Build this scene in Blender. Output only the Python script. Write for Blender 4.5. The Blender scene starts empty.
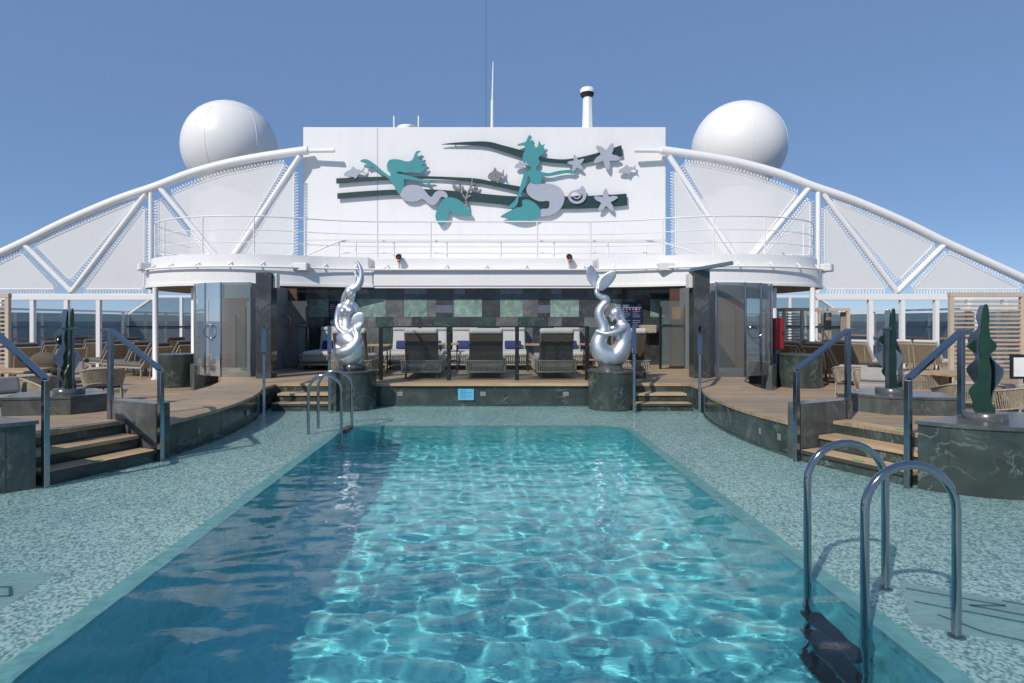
# Sea-going pool deck, seen along the pool towards the mermaid mural
SKY_STR, SKY_AIR, SKY_DUST, SKY_OZ = .15, .65, 0.0, 3.0
SKY_MIX, SKY_BLUE = .75, (.92, 1.62, 2.95)
SUN_STR, EXPOSURE = 3.5, 0.15
WAVE = .0019; LAM0, LAM1 = .16, .66; RIPPLE = .0008
POOL_LO, POOL_HI = (.115, .51, .56), (.19, .645, .67)
import bpy, bmesh, math, random
from mathutils import Vector, Matrix, noise as mnoise
R = math.radians
PI = math.pi
rnd = random.Random(7)
sc = bpy.context.scene
COL = sc.collection
EYE = 1.8
F = 600.0
PX0 = 488.0
PY0 = 321.0
XC = -0.12            # the ship's centre line
ZD = 0.48             # raised deck round the pool
ZO = 0.10             # outer deck

def X(px, Y): return (px - PX0) * Y / F
def Z(py, Y): return EYE - (py - PY0) * Y / F
def P(px, py, Y): return Vector((X(px, Y), Y, Z(py, Y)))

# ------------------------------------------------------------------ scene set-up
cam = bpy.data.cameras.new('camera')
cam.sensor_width = 36
cam.lens = F / 1024 * 36
cam.shift_x = (512 - PX0) / 1024
cam.shift_y = (PY0 - 341.5) / 1024
cam.clip_start = 0.05
cam.clip_end = 120000
co = bpy.data.objects.new('camera', cam)
co.location = (0, 0, EYE)
co.rotation_euler = (R(90), 0, 0)
COL.objects.link(co)
sc.camera = co
sc.render.resolution_x, sc.render.resolution_y = 1024, 683

SUN = Vector((-.70, -.93, 1.0)).normalized()       # towards the sun
w = bpy.data.worlds.new('World'); sc.world = w; w.use_nodes = True
nt = w.node_tree
sky = nt.nodes.new('ShaderNodeTexSky'); sky.sky_type = 'NISHITA'; sky.sun_disc = False
sky.sun_elevation = math.asin(SUN.z)
sky.sun_rotation = math.atan2(SUN.x, SUN.y)
sky.altitude = 40; sky.air_density = SKY_AIR; sky.dust_density = SKY_DUST; sky.ozone_density = SKY_OZ
bg = nt.nodes['Background']; bg.inputs['Strength'].default_value = SKY_STR
mixsky = nt.nodes.new('ShaderNodeMix'); mixsky.data_type = 'RGBA'; mixsky.inputs[0].default_value = SKY_MIX
mixsky.inputs[7].default_value = (*SKY_BLUE, 1)
nt.links.new(sky.outputs[0], mixsky.inputs[6]); nt.links.new(mixsky.outputs[2], bg.inputs[0])
sl = bpy.data.lights.new('sun', 'SUN'); sl.energy = SUN_STR; sl.angle = R(.5); sl.color = (1, .93, .84)
so = bpy.data.objects.new('sun', sl); COL.objects.link(so)
so.rotation_euler = SUN.to_track_quat('Z', 'Y').to_euler()
so.location = (-20, -25, 30)
try: sl.cycles.is_caustics_light = True
except Exception: pass
vs = sc.view_settings
vs.view_transform = 'Standard'; vs.look = 'None'; vs.gamma = 1; vs.use_curve_mapping = False
vs.exposure = EXPOSURE
cy = sc.cycles
cy.max_bounces = 10; cy.transparent_max_bounces = 16; cy.transmission_bounces = 8; cy.glossy_bounces = 5
cy.sample_clamp_indirect = 6
cy.use_denoising = True
try: cy.denoiser = 'OPENIMAGEDENOISE'
except Exception: pass

# ------------------------------------------------------------------ materials
class NM:
    """small helper round one material's node tree"""
    def __init__(s, name):
        s.m = bpy.data.materials.new(name); s.m.use_nodes = True
        s.nt = s.m.node_tree; s.b = s.nt.nodes['Principled BSDF']; s.out = s.nt.nodes['Material Output']
        tc = s.nt.nodes.new('ShaderNodeTexCoord'); s.obj = tc.outputs['Object']
    def n(s, t, **k):
        q = s.nt.nodes.new(t)
        for a, b in k.items():
            if a in q.inputs: q.inputs[a].default_value = b
            else: setattr(q, a, b)
        return q
    def l(s, a, b): s.nt.links.new(a, b)
    def noise(s, scale, detail=4, rough=.55, dist=0, vec=None):
        q = s.n('ShaderNodeTexNoise', Scale=scale, Detail=detail, Roughness=rough, Distortion=dist)
        s.l(vec or s.obj, q.inputs['Vector']); return q.outputs[0]
    def ramp(s, fac, stops, interp='LINEAR'):
        q = s.n('ShaderNodeValToRGB'); cr = q.color_ramp; cr.interpolation = interp
        while len(cr.elements) < len(stops): cr.elements.new(.5)
        for e, (p, c) in zip(cr.elements, stops):
            e.position = p; e.color = (c[0], c[1], c[2], 1)
        s.l(fac, q.inputs[0]); return q.outputs[0]
    def mix(s, fac, a, b, mode='MIX'):
        q = s.n('ShaderNodeMix', data_type='RGBA', blend_type=mode)
        for k, v in ((0, fac), (6, a), (7, b)):
            if isinstance(v, (int, float)): q.inputs[k].default_value = v
            elif isinstance(v, tuple): q.inputs[k].default_value = (*v, 1) if len(v) == 3 else v
            else: s.l(v, q.inputs[k])
        return q.outputs[2]
    def mapv(s, scale=(1, 1, 1), rot=(0, 0, 0)):
        q = s.n('ShaderNodeMapping'); q.inputs['Scale'].default_value = scale; q.inputs['Rotation'].default_value = rot
        s.l(s.obj, q.inputs[0]); return q.outputs[0]
    def bump(s, h, strength=.2, dist=.01, to=None):
        q = s.n('ShaderNodeBump', Strength=strength, Distance=dist); s.l(h, q.inputs['Height'])
        s.l(q.outputs[0], to or s.b.inputs['Normal']); return q.outputs[0]
    def set(s, **k):
        for a, v in k.items():
            a = a.replace('_', ' ')
            i = s.b.inputs[a]
            if isinstance(v, tuple): i.default_value = (*v, 1)
            elif isinstance(v, (int, float)): i.default_value = v
            else: s.l(v, i)
        return s

def plain(name, col, rough=.5, metal=0., var=.12, scale=3., bump=.0, bscale=80., coat=0., spec=.5, stain=.0):
    n = NM(name)
    f = n.noise(scale, 6, .6)
    lo = tuple(c * (1 - var) for c in col); hi = tuple(min(1, c * (1 + var)) for c in col)
    c = n.ramp(f, [(.3, lo), (.7, hi)])
    if stain:
        v = n.mapv((2.2, 2.2, .25))
        g = n.ramp(n.noise(1.6, 7, .65, 0, v), [(.52, (1, 1, 1)), (.75, (1 - stain,) * 3)])
        c = n.mix(1, c, g, 'MULTIPLY')
    r = n.n('ShaderNodeMapRange'); r.inputs[3].default_value = max(0.02, rough * .8); r.inputs[4].default_value = min(1, rough * 1.2)
    n.l(n.noise(scale * 3, 3), r.inputs[0])
    n.set(Base_Color=c, Roughness=r.outputs[0], Metallic=metal, Coat_Weight=coat, Specular_IOR_Level=spec)
    if bump: n.bump(n.noise(bscale, 4), bump, .004)
    return n.m

def marble(name, base, vein, amount=.5, scale=1.3, rough=.12, seams=True):
    n = NM(name)
    big = n.noise(scale, 9, .62, 1.6)
    c0 = n.ramp(big, [(.25, tuple(x * .5 for x in base)), (.5, base), (.78, tuple(x * 1.9 for x in base))])
    v = n.noise(scale * .8, 8, .6, 2.8, n.mapv((1, 1.3, 1), (.4, .7, .3)))
    mask = n.ramp(v, [(.478, (0, 0, 0)), (.5, (amount,) * 3), (.516, (0, 0, 0))])
    brk = n.ramp(n.noise(scale * 1.7, 3), [(.45, (0, 0, 0)), (.62, (1, 1, 1))])
    mask = n.mix(1, mask, brk, 'MULTIPLY')
    c = n.mix(mask, c0, vein)
    n.set(Base_Color=c, Roughness=rough, Specular_IOR_Level=.5)
    return n.m

def teak(name, a, b, ang=0., plank=.075):
    n = NM(name)
    v = n.mapv((1, 1, 1), (0, 0, ang))
    sep = n.n('ShaderNodeSeparateXYZ'); n.l(v, sep.inputs[0])
    d = n.n('ShaderNodeMath', operation='DIVIDE'); n.l(sep.outputs[1], d.inputs[0]); d.inputs[1].default_value = plank
    fl = n.n('ShaderNodeMath', operation='FLOOR'); n.l(d.outputs[0], fl.inputs[0])
    fr = n.n('ShaderNodeMath', operation='FRACT'); n.l(d.outputs[0], fr.inputs[0])
    # staggered boards along x
    wn = n.n('ShaderNodeTexWhiteNoise', noise_dimensions='1D'); n.l(fl.outputs[0], wn.inputs['W'])
    ml = n.n('ShaderNodeMath', operation='MULTIPLY_ADD'); n.l(sep.outputs[0], ml.inputs[0]); ml.inputs[1].default_value = .45; n.l(wn.outputs[0], ml.inputs[2])
    f2 = n.n('ShaderNodeMath', operation='FLOOR'); n.l(ml.outputs[0], f2.inputs[0])
    cb = n.n('ShaderNodeCombineXYZ'); n.l(fl.outputs[0], cb.inputs[0]); n.l(f2.outputs[0], cb.inputs[1])
    w2 = n.n('ShaderNodeTexWhiteNoise', noise_dimensions='3D'); n.l(cb.outputs[0], w2.inputs['Vector'])
    board = n.ramp(w2.outputs[0], [(0, a), (1, b)])
    mp = n.n('ShaderNodeMapping'); mp.inputs['Scale'].default_value = (3, 60, 60); n.l(v, mp.inputs[0])
    grain = n.ramp(n.noise(1., 5, .6, .6, mp.outputs[0]), [(.3, (.72,) * 3), (.7, (1.12,) * 3)])
    c = n.mix(1, board, grain, 'MULTIPLY')
    wear = n.ramp(n.noise(.9, 5), [(.35, (.8, .82, .86)), (.65, (1.08, 1.05, 1.0))])
    c = n.mix(1, c, wear, 'MULTIPLY')
    seam = n.ramp(fr.outputs[0], [(.0, (0, 0, 0)), (.05, (1, 1, 1)), (.95, (1, 1, 1)), (1, (0, 0, 0))])
    c = n.mix(seam, (.05, .045, .04), c)
    n.set(Base_Color=c, Roughness=.6)
    n.bump(seam, .25, .003)
    return n.m

def mosaic(name):
    n = NM(name)
    q = n.n('ShaderNodeVectorMath', operation='SNAP'); n.l(n.obj, q.inputs[0]); q.inputs[1].default_value = (.017, .017, 10)
    wn = n.n('ShaderNodeTexWhiteNoise', noise_dimensions='3D'); n.l(q.outputs[0], wn.inputs['Vector'])
    # clumps of darker tiles
    cl = n.noise(20., 3, .6, .8, q.outputs[0])
    add = n.n('ShaderNodeMath', operation='MULTIPLY_ADD'); n.l(cl, add.inputs[0]); add.inputs[1].default_value = 1.3; n.l(wn.outputs[0], add.inputs[2])
    sb = n.n('ShaderNodeMath', operation='SUBTRACT'); n.l(add.outputs[0], sb.inputs[0]); sb.inputs[1].default_value = .62
    c = n.ramp(sb.outputs[0], [(0, (.15, .29, .295)), (.28, (.20, .35, .35)), (.33, (.31, .48, .475)), (.58, (.39, .57, .55)), (.62, (.50, .67, .645)), (1, (.60, .75, .72))])
    big = n.ramp(n.noise(.5, 4), [(.3, (.82, .86, .88)), (.7, (1.08, 1.05, 1.02))])
    c = n.mix(1, c, big, 'MULTIPLY')
    n.set(Base_Color=c, Roughness=.4)
    return n.m

def pane(name, tint=(.80, .88, .88), refl=1.0, milky=.0):
    n = NM(name)
    t = n.n('ShaderNodeBsdfTransparent'); t.inputs[0].default_value = (*tint, 1)
    g = n.n('ShaderNodeBsdfGlossy', Roughness=.015)
    fr = n.n('ShaderNodeFresnel', IOR=1.5)
    mt = n.n('ShaderNodeMath', operation='MULTIPLY'); n.l(fr.outputs[0], mt.inputs[0]); mt.inputs[1].default_value = refl
    mx = n.n('ShaderNodeMixShader'); n.l(mt.outputs[0], mx.inputs[0]); n.l(t.outputs[0], mx.inputs[1]); n.l(g.outputs[0], mx.inputs[2])
    if milky:  # even pale diffuse layer that makes the pane milky
        d = n.n('ShaderNodeBsdfDiffuse'); d.inputs[0].default_value = (.6, .66, .66, 1)
        m2 = n.n('ShaderNodeMixShader'); m2.inputs[0].default_value = milky
        n.l(mx.outputs[0], m2.inputs[1]); n.l(d.outputs[0], m2.inputs[2]); mx = m2
    n.l(mx.outputs[0], n.out.inputs[0])
    return n.m

def fabric_mesh(name):
    n = NM(name)
    d = n.n('ShaderNodeBsdfDiffuse')
    c = n.ramp(n.noise(.35, 4), [(.3, (.80, .80, .79)), (.7, (.84, .84, .83))]); n.l(c, d.inputs[0])
    tl = n.n('ShaderNodeBsdfTranslucent'); tl.inputs[0].default_value = (.6, .6, .6, 1)
    m1 = n.n('ShaderNodeMixShader'); m1.inputs[0].default_value = .10; n.l(d.outputs[0], m1.inputs[1]); n.l(tl.outputs[0], m1.inputs[2])
    t = n.n('ShaderNodeBsdfTransparent')
    m2 = n.n('ShaderNodeMixShader'); m2.inputs[0].default_value = .28; n.l(m1.outputs[0], m2.inputs[1]); n.l(t.outputs[0], m2.inputs[2])
    n.l(m2.outputs[0], n.out.inputs[0])
    return n.m

def water_mat(name):
    n = NM(name)
    n.set(Base_Color=(.93, 1., 1.), Roughness=0., IOR=1.333, Transmission_Weight=1.)
    f = n.noise(9., 3, .55, .4, n.mapv((1, 1.9, 1)))
    n.bump(f, .045, .03)
    return n.m

def film_mat(name):
    n = NM(name)
    n.set(Base_Color=(.95, 1., 1.), Roughness=0.02, IOR=1.333, Transmission_Weight=1.)
    f = n.noise(11., 4, .6, .6, n.mapv((1, 2.2, 1)))
    n.bump(f, .7, .022)
    return n.m

def sea_mat(name):
    n = NM(name)
    c = n.ramp(n.noise(.004, 5), [(.3, (.06, .11, .17)), (.7, (.075, .13, .19))])
    n.set(Base_Color=c, Roughness=.35, IOR=1.333)
    n.bump(n.noise(.08, 6, .6), .25, 1.0)
    return n.m

def pool_tile(name, lo=POOL_LO, hi=POOL_HI, size=.05):
    n = NM(name)
    q = n.n('ShaderNodeVectorMath', operation='SNAP'); n.l(n.obj, q.inputs[0]); q.inputs[1].default_value = (size,) * 3
    wn = n.n('ShaderNodeTexWhiteNoise', noise_dimensions='3D'); n.l(q.outputs[0], wn.inputs['Vector'])
    c = n.ramp(wn.outputs[0], [(0, lo), (1, hi)])
    n.set(Base_Color=c, Roughness=.4)
    return n.m

M = {}
M['white'] = plain('white paint', (.79, .785, .775), .38, var=.02, scale=.6, stain=.05, bump=.04, bscale=3)
M['white2'] = plain('white paint trim', (.78, .78, .77), .4, var=.03, scale=2)
M['radome'] = plain('radome gelcoat', (.80, .79, .76), .35, var=.02, scale=.8)
M['steel'] = plain('polished steel', (.36, .36, .37), .11, 1., var=.06, scale=4)
M['steel_rail'] = plain('brushed steel rail', (.34, .345, .36), .13, 1., var=.1, scale=5)
M['silver'] = plain('silver statue', (.62, .63, .66), .42, .92, var=.07, scale=6, bump=.08, bscale=14)
M['dark_metal'] = plain('dark metal', (.035, .037, .04), .35, .6)
M['green_marble'] = marble('dark green marble', (.042, .057, .051), (.32, .38, .35), .42, 1.2, .15)
M['grey_marble'] = marble('grey green marble', (.075, .085, .082), (.30, .33, .31), .35, 1.2, .25)
M['pm_dark'] = marble('charcoal panel', (.045, .05, .052), (.3, .32, .3), .3, 1.2, .10)
M['pm_green'] = marble('deep green panel', (.04, .07, .057), (.25, .34, .3), .45, 1.5, .10)
M['pm_light'] = marble('sea green panel', (.19, .28, .235), (.55, .66, .6), .6, 2.2, .14)
M['pm_grey'] = marble('grey panel', (.13, .135, .135), (.3, .3, .3), .3, 1.2, .14)
M['pm_glass'] = plain('mirror panel', (.14, .15, .20), .12, .2, var=.05)
M['teak'] = teak('teak deck', (.32, .23, .145), (.43, .325, .215), 0)
M['teak_n'] = teak('teak nosing', (.48, .335, .19), (.58, .425, .255), 0, .16)
M['teak_r'] = teak('teak nosing, right flight', (.48, .335, .19), (.58, .425, .255), R(64.2), .115)
M['teak_l'] = teak('teak nosing, left flight', (.48, .335, .19), (.58, .425, .255), R(-64.2), .115)
M['cush_m'] = plain('mid grey cushion', (.12, .118, .115), .85, var=.12, scale=5, bump=.3, bscale=12)
M['cush_r'] = plain('pale head roll', (.46, .445, .41), .85, var=.05, scale=5, bump=.3, bscale=12)
M['mosaic'] = mosaic('mosaic tiles')
M['coping'] = pool_tile('teal coping tile', (.15, .37, .375), (.22, .47, .47), .06)
M['pool'] = pool_tile('pool tiles')
M['water'] = water_mat('water')
M['film'] = film_mat('thin water film')
M['sea'] = sea_mat('sea')
M['pane'] = pane('clear glass', (.93, .96, .96), .6)
M['pane_l'] = pane('lobby glass', (.72, .80, .80), .8, .12)
M['pane_w'] = pane('windscreen glass', (.64, .72, .76), .8, .10)
M['mesh'] = fabric_mesh('sail fabric')
M['rope_w'] = plain('white cord', (.8, .8, .8), .7)
M['teal'] = plain('teal cut-out', (.06, .275, .295), .4, var=.04, scale=2)
M['lav'] = plain('lavender grey cut-out', (.37, .395, .46), .4, var=.04, scale=2)
M['band'] = plain('dark green cut-out', (.016, .045, .043), .45, var=.1, scale=2)
M['fishgrey'] = plain('grey cut-out', (.20, .20, .21), .5, var=.3, scale=12)
M['sculpt'] = plain('green enamel plate', (.008, .036, .022), .3, var=.2, scale=6)
M['brown'] = plain('reddish brown panel', (.10, .055, .038), .35, var=.2, scale=2)
M['orange'] = plain('amber wood panel', (.42, .17, .05), .35, var=.2, scale=4)
M['soffit'] = plain('brown soffit', (.24, .17, .125), .6, var=.1)
M['greypaint'] = plain('grey header', (.20, .21, .215), .5)
M['wicker'] = plain('wicker strands', (.17, .135, .095), .7, var=.35, scale=30)
M['wicker_l'] = plain('light wicker strands', (.35, .30, .225), .7, var=.3, scale=30)
M['wicker_d'] = plain('dark lounger shell', (.08, .06, .04), .75, var=.3, scale=20)
M['cush_w'] = plain('cream cushion', (.52, .50, .465), .85, var=.05, scale=5, bump=.3, bscale=12)
M['cush_g'] = plain('grey cushion', (.30, .285, .265), .85, var=.1, scale=5, bump=.3, bscale=12)
M['cush_d'] = plain('charcoal cushion', (.045, .045, .047), .85, var=.15, scale=5, bump=.3, bscale=12)
M['navy'] = plain('navy cloth', (.022, .025, .12), .8, var=.2, scale=10)
M['table'] = plain('teak table top', (.42, .27, .14), .5, var=.2, scale=6)
M['beige'] = plain('beige frame', (.52, .43, .33), .5, var=.06)
M['slat'] = plain('wood slats', (.46, .35, .26), .55, var=.15, scale=8)
M['drape'] = plain('taupe drape', (.30, .26, .22), .9, var=.1, scale=3)
M['red'] = plain('red cabinet paint', (.27, .012, .016), .35, var=.06)
M['navysign'] = plain('navy sign', (.012, .018, .065), .35, var=.1)
M['signtext'] = plain('grey lettering', (.16, .18, .26), .5)
M['signwhite'] = plain('white lettering', (.75, .75, .78), .5)
M['signred'] = plain('pink dot', (.65, .3, .36), .5)
M['bluesign'] = plain('light blue sign', (.12, .42, .60), .4, var=.05)
M['bluetext'] = plain('blue sign lettering', (.05, .24, .42), .4)
M['tag'] = plain('green sticker', (.03, .36, .09), .5)
M['plate'] = plain('pale plate', (.20, .225, .22), .4)
M['black'] = plain('black plastic', (.015, .015, .016), .4)
M['orangeplastic'] = plain('orange plastic', (.6, .15, .05), .4)
M['boxwhite'] = plain('loudspeaker housing', (.62, .62, .60), .5, var=.04)
M['seam'] = plain('panel seam', (.42, .43, .44), .6)
M['mark'] = plain('pale marker tile', (.30, .46, .45), .3, coat=.4)
M['markdark'] = plain('dark marker line', (.06, .16, .18), .3, coat=.4)
M['paper'] = plain('white menu card', (.8, .8, .78), .6)

# ------------------------------------------------------------------ mesh builder
MAT = {}                       # world matrix of each built object
class MB:
    def __init__(s): s.v = []; s.f = []; s.sm = []; s.mi = []
    def add(s, vs, fs, smooth=False, mi=0):
        o = len(s.v); s.v += [Vector(q) for q in vs]
        for f in fs: s.f.append(tuple(i + o for i in f)); s.sm.append(smooth); s.mi.append(mi)
        return s
    def box(s, x0, x1, y0, y1, z0, z1, mi=0):
        return s.add([(x, y, z) for z in (z0, z1) for y in (y0, y1) for x in (x0, x1)],
                     [(0, 2, 3, 1), (4, 5, 7, 6), (0, 1, 5, 4), (2, 6, 7, 3), (0, 4, 6, 2), (1, 3, 7, 5)], mi=mi)
    def obox(s, c, size, m=None, mi=0):
        a, b, d = (q / 2 for q in size); m = m or Matrix()
        vs = [Vector(c) + m.to_3x3() @ Vector((x, y, z)) for z in (-d, d) for y in (-b, b) for x in (-a, a)]
        return s.add(vs, [(0, 2, 3, 1), (4, 5, 7, 6), (0, 1, 5, 4), (2, 6, 7, 3), (0, 4, 6, 2), (1, 3, 7, 5)], mi=mi)
    def beam(s, p, q, wd, ht, up=(0, 0, 1)):
        p, q = Vector(p), Vector(q); t = (q - p).normalized(); up = Vector(up)
        if abs(t.dot(up)) > .98: up = Vector((0, 1, 0))
        n = t.cross(up).normalized() * wd / 2; b = n.cross(t).normalized() * ht / 2
        vs = [e + i * n + j * b for e in (p, q) for i, j in ((-1, -1), (1, -1), (1, 1), (-1, 1))]
        return s.add(vs, [(3, 2, 1, 0), (4, 5, 6, 7), (0, 1, 5, 4), (1, 2, 6, 5), (2, 3, 7, 6), (3, 0, 4, 7)])
    def tube(s, pts, r, n=10, cap=True, flat=None):
        pts = [Vector(q) for q in pts]; k = len(pts)
        rs = [r] * k if isinstance(r, (int, float)) else r
        t0 = (pts[1] - pts[0]).normalized()
        a = t0.orthogonal().normalized() if flat is None else (Vector(flat) - t0 * Vector(flat).dot(t0)).normalized()
        vs = []
        for i in range(k):
            t = ((pts[min(i + 1, k - 1)] - pts[max(i - 1, 0)])).normalized()
            a = (a - t * a.dot(t)).normalized(); b = t.cross(a)
            for j in range(n):
                g = 2 * PI * j / n
                vs.append(pts[i] + (a * math.cos(g) + b * math.sin(g)) * rs[i])
        fs = [(i * n + j, i * n + (j + 1) % n, (i + 1) * n + (j + 1) % n, (i + 1) * n + j) for i in range(k - 1) for j in range(n)]
        s.add(vs, fs, True)
        if cap:
            s.add([vs[j] for j in range(n)], [tuple(reversed(range(n)))])
            s.add([vs[(k - 1) * n + j] for j in range(n)], [tuple(range(n))])
        return s
    def lathe(s, cx, cy, prof, n=40, a0=0., a1=2 * PI, smooth=True, cap=True):
        full = abs(a1 - a0 - 2 * PI) < 1e-6; m = n if full else n + 1
        vs = []
        for r, z in prof:
            for j in range(m):
                g = a0 + (a1 - a0) * j / n
                vs.append((cx + r * math.cos(g), cy + r * math.sin(g), z))
        fs = [(i * m + j, i * m + (j + 1) % m, (i + 1) * m + (j + 1) % m, (i + 1) * m + j)
              for i in range(len(prof) - 1) for j in range(n if full else n)]
        s.add(vs, fs, smooth)
        if cap and full:
            if prof[0][0] > 1e-4: s.add(vs[:m], [tuple(reversed(range(m)))])
            if prof[-1][0] > 1e-4: s.add(vs[-m:], [tuple(range(m))])
        return s
    def cyl(s, cx, cy, z0, z1, r, n=40): return s.lathe(cx, cy, [(r, z0), (r, z1)], n)
    def prism(s, poly, z0, z1, smooth=False, top=True, bot=True, mi=0):
        k = len(poly)
        vs = [(x, y, z0) for x, y in poly] + [(x, y, z1) for x, y in poly]
        s.add(vs, [(i, (i + 1) % k, k + (i + 1) % k, k + i) for i in range(k)], smooth, mi)
        if top: s.add(vs[k:], [tuple(range(k))], False, mi)
        if bot: s.add(vs[:k], [tuple(reversed(range(k)))], False, mi)
        return s
    def plate(s, poly, y0, y1):
        """outline in x,z given a thickness along y"""
        k = len(poly)
        vs = [(x, y0, z) for x, z in poly] + [(x, y1, z) for x, z in poly]
        return s.add(vs, [tuple(range(k)), tuple(reversed(range(k, 2 * k)))] + [(i, k + i, k + (i + 1) % k, (i + 1) % k) for i in range(k)])
    def ball(s, c, r, n=16, sq=(1, 1, 1), m=None):
        c = Vector(c); m = m.to_3x3() if m else Matrix.Identity(3)
        h = n // 2; vs = []
        for i in range(h + 1):
            a = PI * i / h
            for j in range(n):
                g = 2 * PI * j / n
                vs.append(c + m @ Vector((r * sq[0] * math.sin(a) * math.cos(g), r * sq[1] * math.sin(a) * math.sin(g), r * sq[2] * math.cos(a))))
        return s.add(vs, [(i * n + j, (i + 1) * n + j, (i + 1) * n + (j + 1) % n, i * n + (j + 1) % n) for i in range(h) for j in range(n)], True)
    def xf(s, m):
        s.v = [m @ q for q in s.v]; return s
    def build(s, name, mat, parent=None, bevel=0., world=True, seg=2, label=None):
        me = bpy.data.meshes.new(name)
        inv = MAT[parent.name].inverted() if parent is not None and world else None
        me.from_pydata([(inv @ q) if inv else q for q in s.v], [], s.f)
        for m in (mat if isinstance(mat, (list, tuple)) else [mat]): me.materials.append(m)
        me.polygons.foreach_set('use_smooth', s.sm)
        me.polygons.foreach_set('material_index', s.mi)
        me.validate(); me.update()
        o = bpy.data.objects.new(name, me); COL.objects.link(o)
        if parent is not None: o.parent = parent
        MAT[o.name] = MAT[parent.name] if parent is not None else Matrix()
        if bevel:
            b = o.modifiers.new('edge', 'BEVEL'); b.width = bevel; b.segments = seg; b.limit_method = 'ANGLE'; b.angle_limit = R(40)
            b.harden_normals = False
        if label: o['label'] = label
        return o

def tag(o, label, cat, group=None):
    o['label'] = label; o['category'] = cat
    if group: o['group'] = group
    return o
def struct(o, kind='structure'):
    o['kind'] = kind; return o
def thing(name, label, cat, loc=(0, 0, 0), rz=0., group=None):
    o = bpy.data.objects.new(name, None); COL.objects.link(o)
    o.empty_display_size = .2; o.location = loc; o.rotation_euler = (0, 0, rz)
    MAT[o.name] = Matrix.Translation(Vector(loc)) @ Matrix.Rotation(rz, 4, 'Z')
    return tag(o, label, cat, group)
def kids(o): return [c for c in COL.objects if c.parent == o]
def copy_tree(o, label=None, loc=None, rz=None, group=None, parent=None):
    c = o.copy(); COL.objects.link(c)
    if parent is not None: c.parent = parent
    for ch in kids(o): copy_tree(ch, parent=c)
    if label: c['label'] = label
    if group: c['group'] = group
    if loc is not None: c.location = loc
    if rz is not None: c.rotation_euler = (0, 0, rz)
    return c
def spread(proto, spots):
    """spots: (label, loc, rz); the first one moves the prototype itself"""
    out = []
    for i, (lb, loc, rz) in enumerate(spots):
        if i == 0:
            proto['label'] = lb; proto.location = loc; proto.rotation_euler = (0, 0, rz); out.append(proto)
        else: out.append(copy_tree(proto, lb, loc, rz))
    return out
def cr(pts, n=6, closed=False):
    """Catmull-Rom through the points"""
    pts = [Vector(p) for p in pts]; k = len(pts); out = []
    for i in range(k if closed else k - 1):
        p0, p1, p2, p3 = (pts[(i + j) % k] if closed else pts[max(0, min(k - 1, i + j))] for j in (-1, 0, 1, 2))
        for a in range(n):
            t = a / n
            out.append(.5 * ((2 * p1) + (p2 - p0) * t + (2 * p0 - 5 * p1 + 4 * p2 - p3) * t * t + (3 * p1 - p0 - 3 * p2 + p3) * t ** 3))
    if not closed: out.append(pts[-1])
    return out
def inset(poly, d):
    """shrink a simple polygon (any winding) by d"""
    pts = [Vector((p[0], p[1])) for p in poly]; k = len(pts)
    area = sum(pts[i].x * pts[(i + 1) % k].y - pts[(i + 1) % k].x * pts[i].y for i in range(k))
    sg = 1 if area > 0 else -1; out = []
    for i in range(k):
        e0 = (pts[i] - pts[i - 1]).normalized(); e1 = (pts[(i + 1) % k] - pts[i]).normalized()
        n0 = Vector((-e0.y, e0.x)) * sg; n1 = Vector((-e1.y, e1.x)) * sg
        b = n0 + n1; den = 1 + n0.dot(n1)
        out.append(pts[i] + b * d / max(den, .25))
    return [(p.x, p.y) for p in out]
# ------------------------------------------------------------------ sea, decks, pool
S = (1, -1)                                   # starboard half, port half (mirrored about the centre line)
def U(u, side=1): return XC + side * u

struct(MB().add([(-60000, -60000, -30), (60000, -60000, -30), (60000, 60000, -30), (-60000, 60000, -30)], [(0, 1, 2, 3)]).build('sea', M['sea']))

# outer deck: teak sheet on a steel hull slab
od = MB()
od.prism([(U(18), 7.35), (U(18), 46), (U(-18), 46), (U(-18), 7.35), (U(-4.6), 7.35), (U(-4.6), 12.7), (U(4.6), 12.7), (U(4.6), 7.35)], -.4, ZO)
struct(od.build('outer_deck', M['teak']))
struct(MB().box(U(-18.2), U(18.2), -14, 46.2, -3, -1.7).build('lower_deck', M['white2']))

PX_L, PX_R, PY_N, PY_F = -2.37, 2.27, 2.2, 10.15
def rrect(x0, x1, y0, y1, rn, rf, n=14):
    out = []
    for cx, cy, r, a in ((x1 - rn, y0 + rn, rn, -90), (x1 - rf, y1 - rf, rf, 0), (x0 + rf, y1 - rf, rf, 90), (x0 + rn, y0 + rn, rn, 180)):
        for i in range(n + 1):
            g = R(a + 90 * i / n); out.append((cx + r * math.cos(g), cy + r * math.sin(g)))
    return out
ring = rrect(PX_L, PX_R, PY_N, PY_F, .9, .5)
ring_o = rrect(PX_L - .15, PX_R + .15, PY_N - .15, PY_F + .15, 1.05, .65)
K = len(ring)
def loft(a, za, b, zb):
    m = MB(); vs = [(x, y, za) for x, y in a] + [(x, y, zb) for x, y in b]
    return m.add(vs, [(i, (i + 1) % len(a), len(a) + (i + 1) % len(a), len(a) + i) for i in range(len(a))])
# mosaic surround, from the coping out to a rectangle
BX0, BX1, BY0, BY1 = U(-9.2), U(9.2), -9., 12.75
def to_rect(x, y):
    cx, cy = 0., 6.2; dx, dy = x - cx, y - cy; ts = []
    if dx > 1e-6: ts.append((BX1 - cx) / dx)
    if dx < -1e-6: ts.append((BX0 - cx) / dx)
    if dy > 1e-6: ts.append((BY1 - cy) / dy)
    if dy < -1e-6: ts.append((BY0 - cy) / dy)
    t = min(ts); return (cx + dx * t, cy + dy * t)
sur = loft(ring_o, 0., [to_rect(x, y) for x, y in ring_o], 0.)
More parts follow.
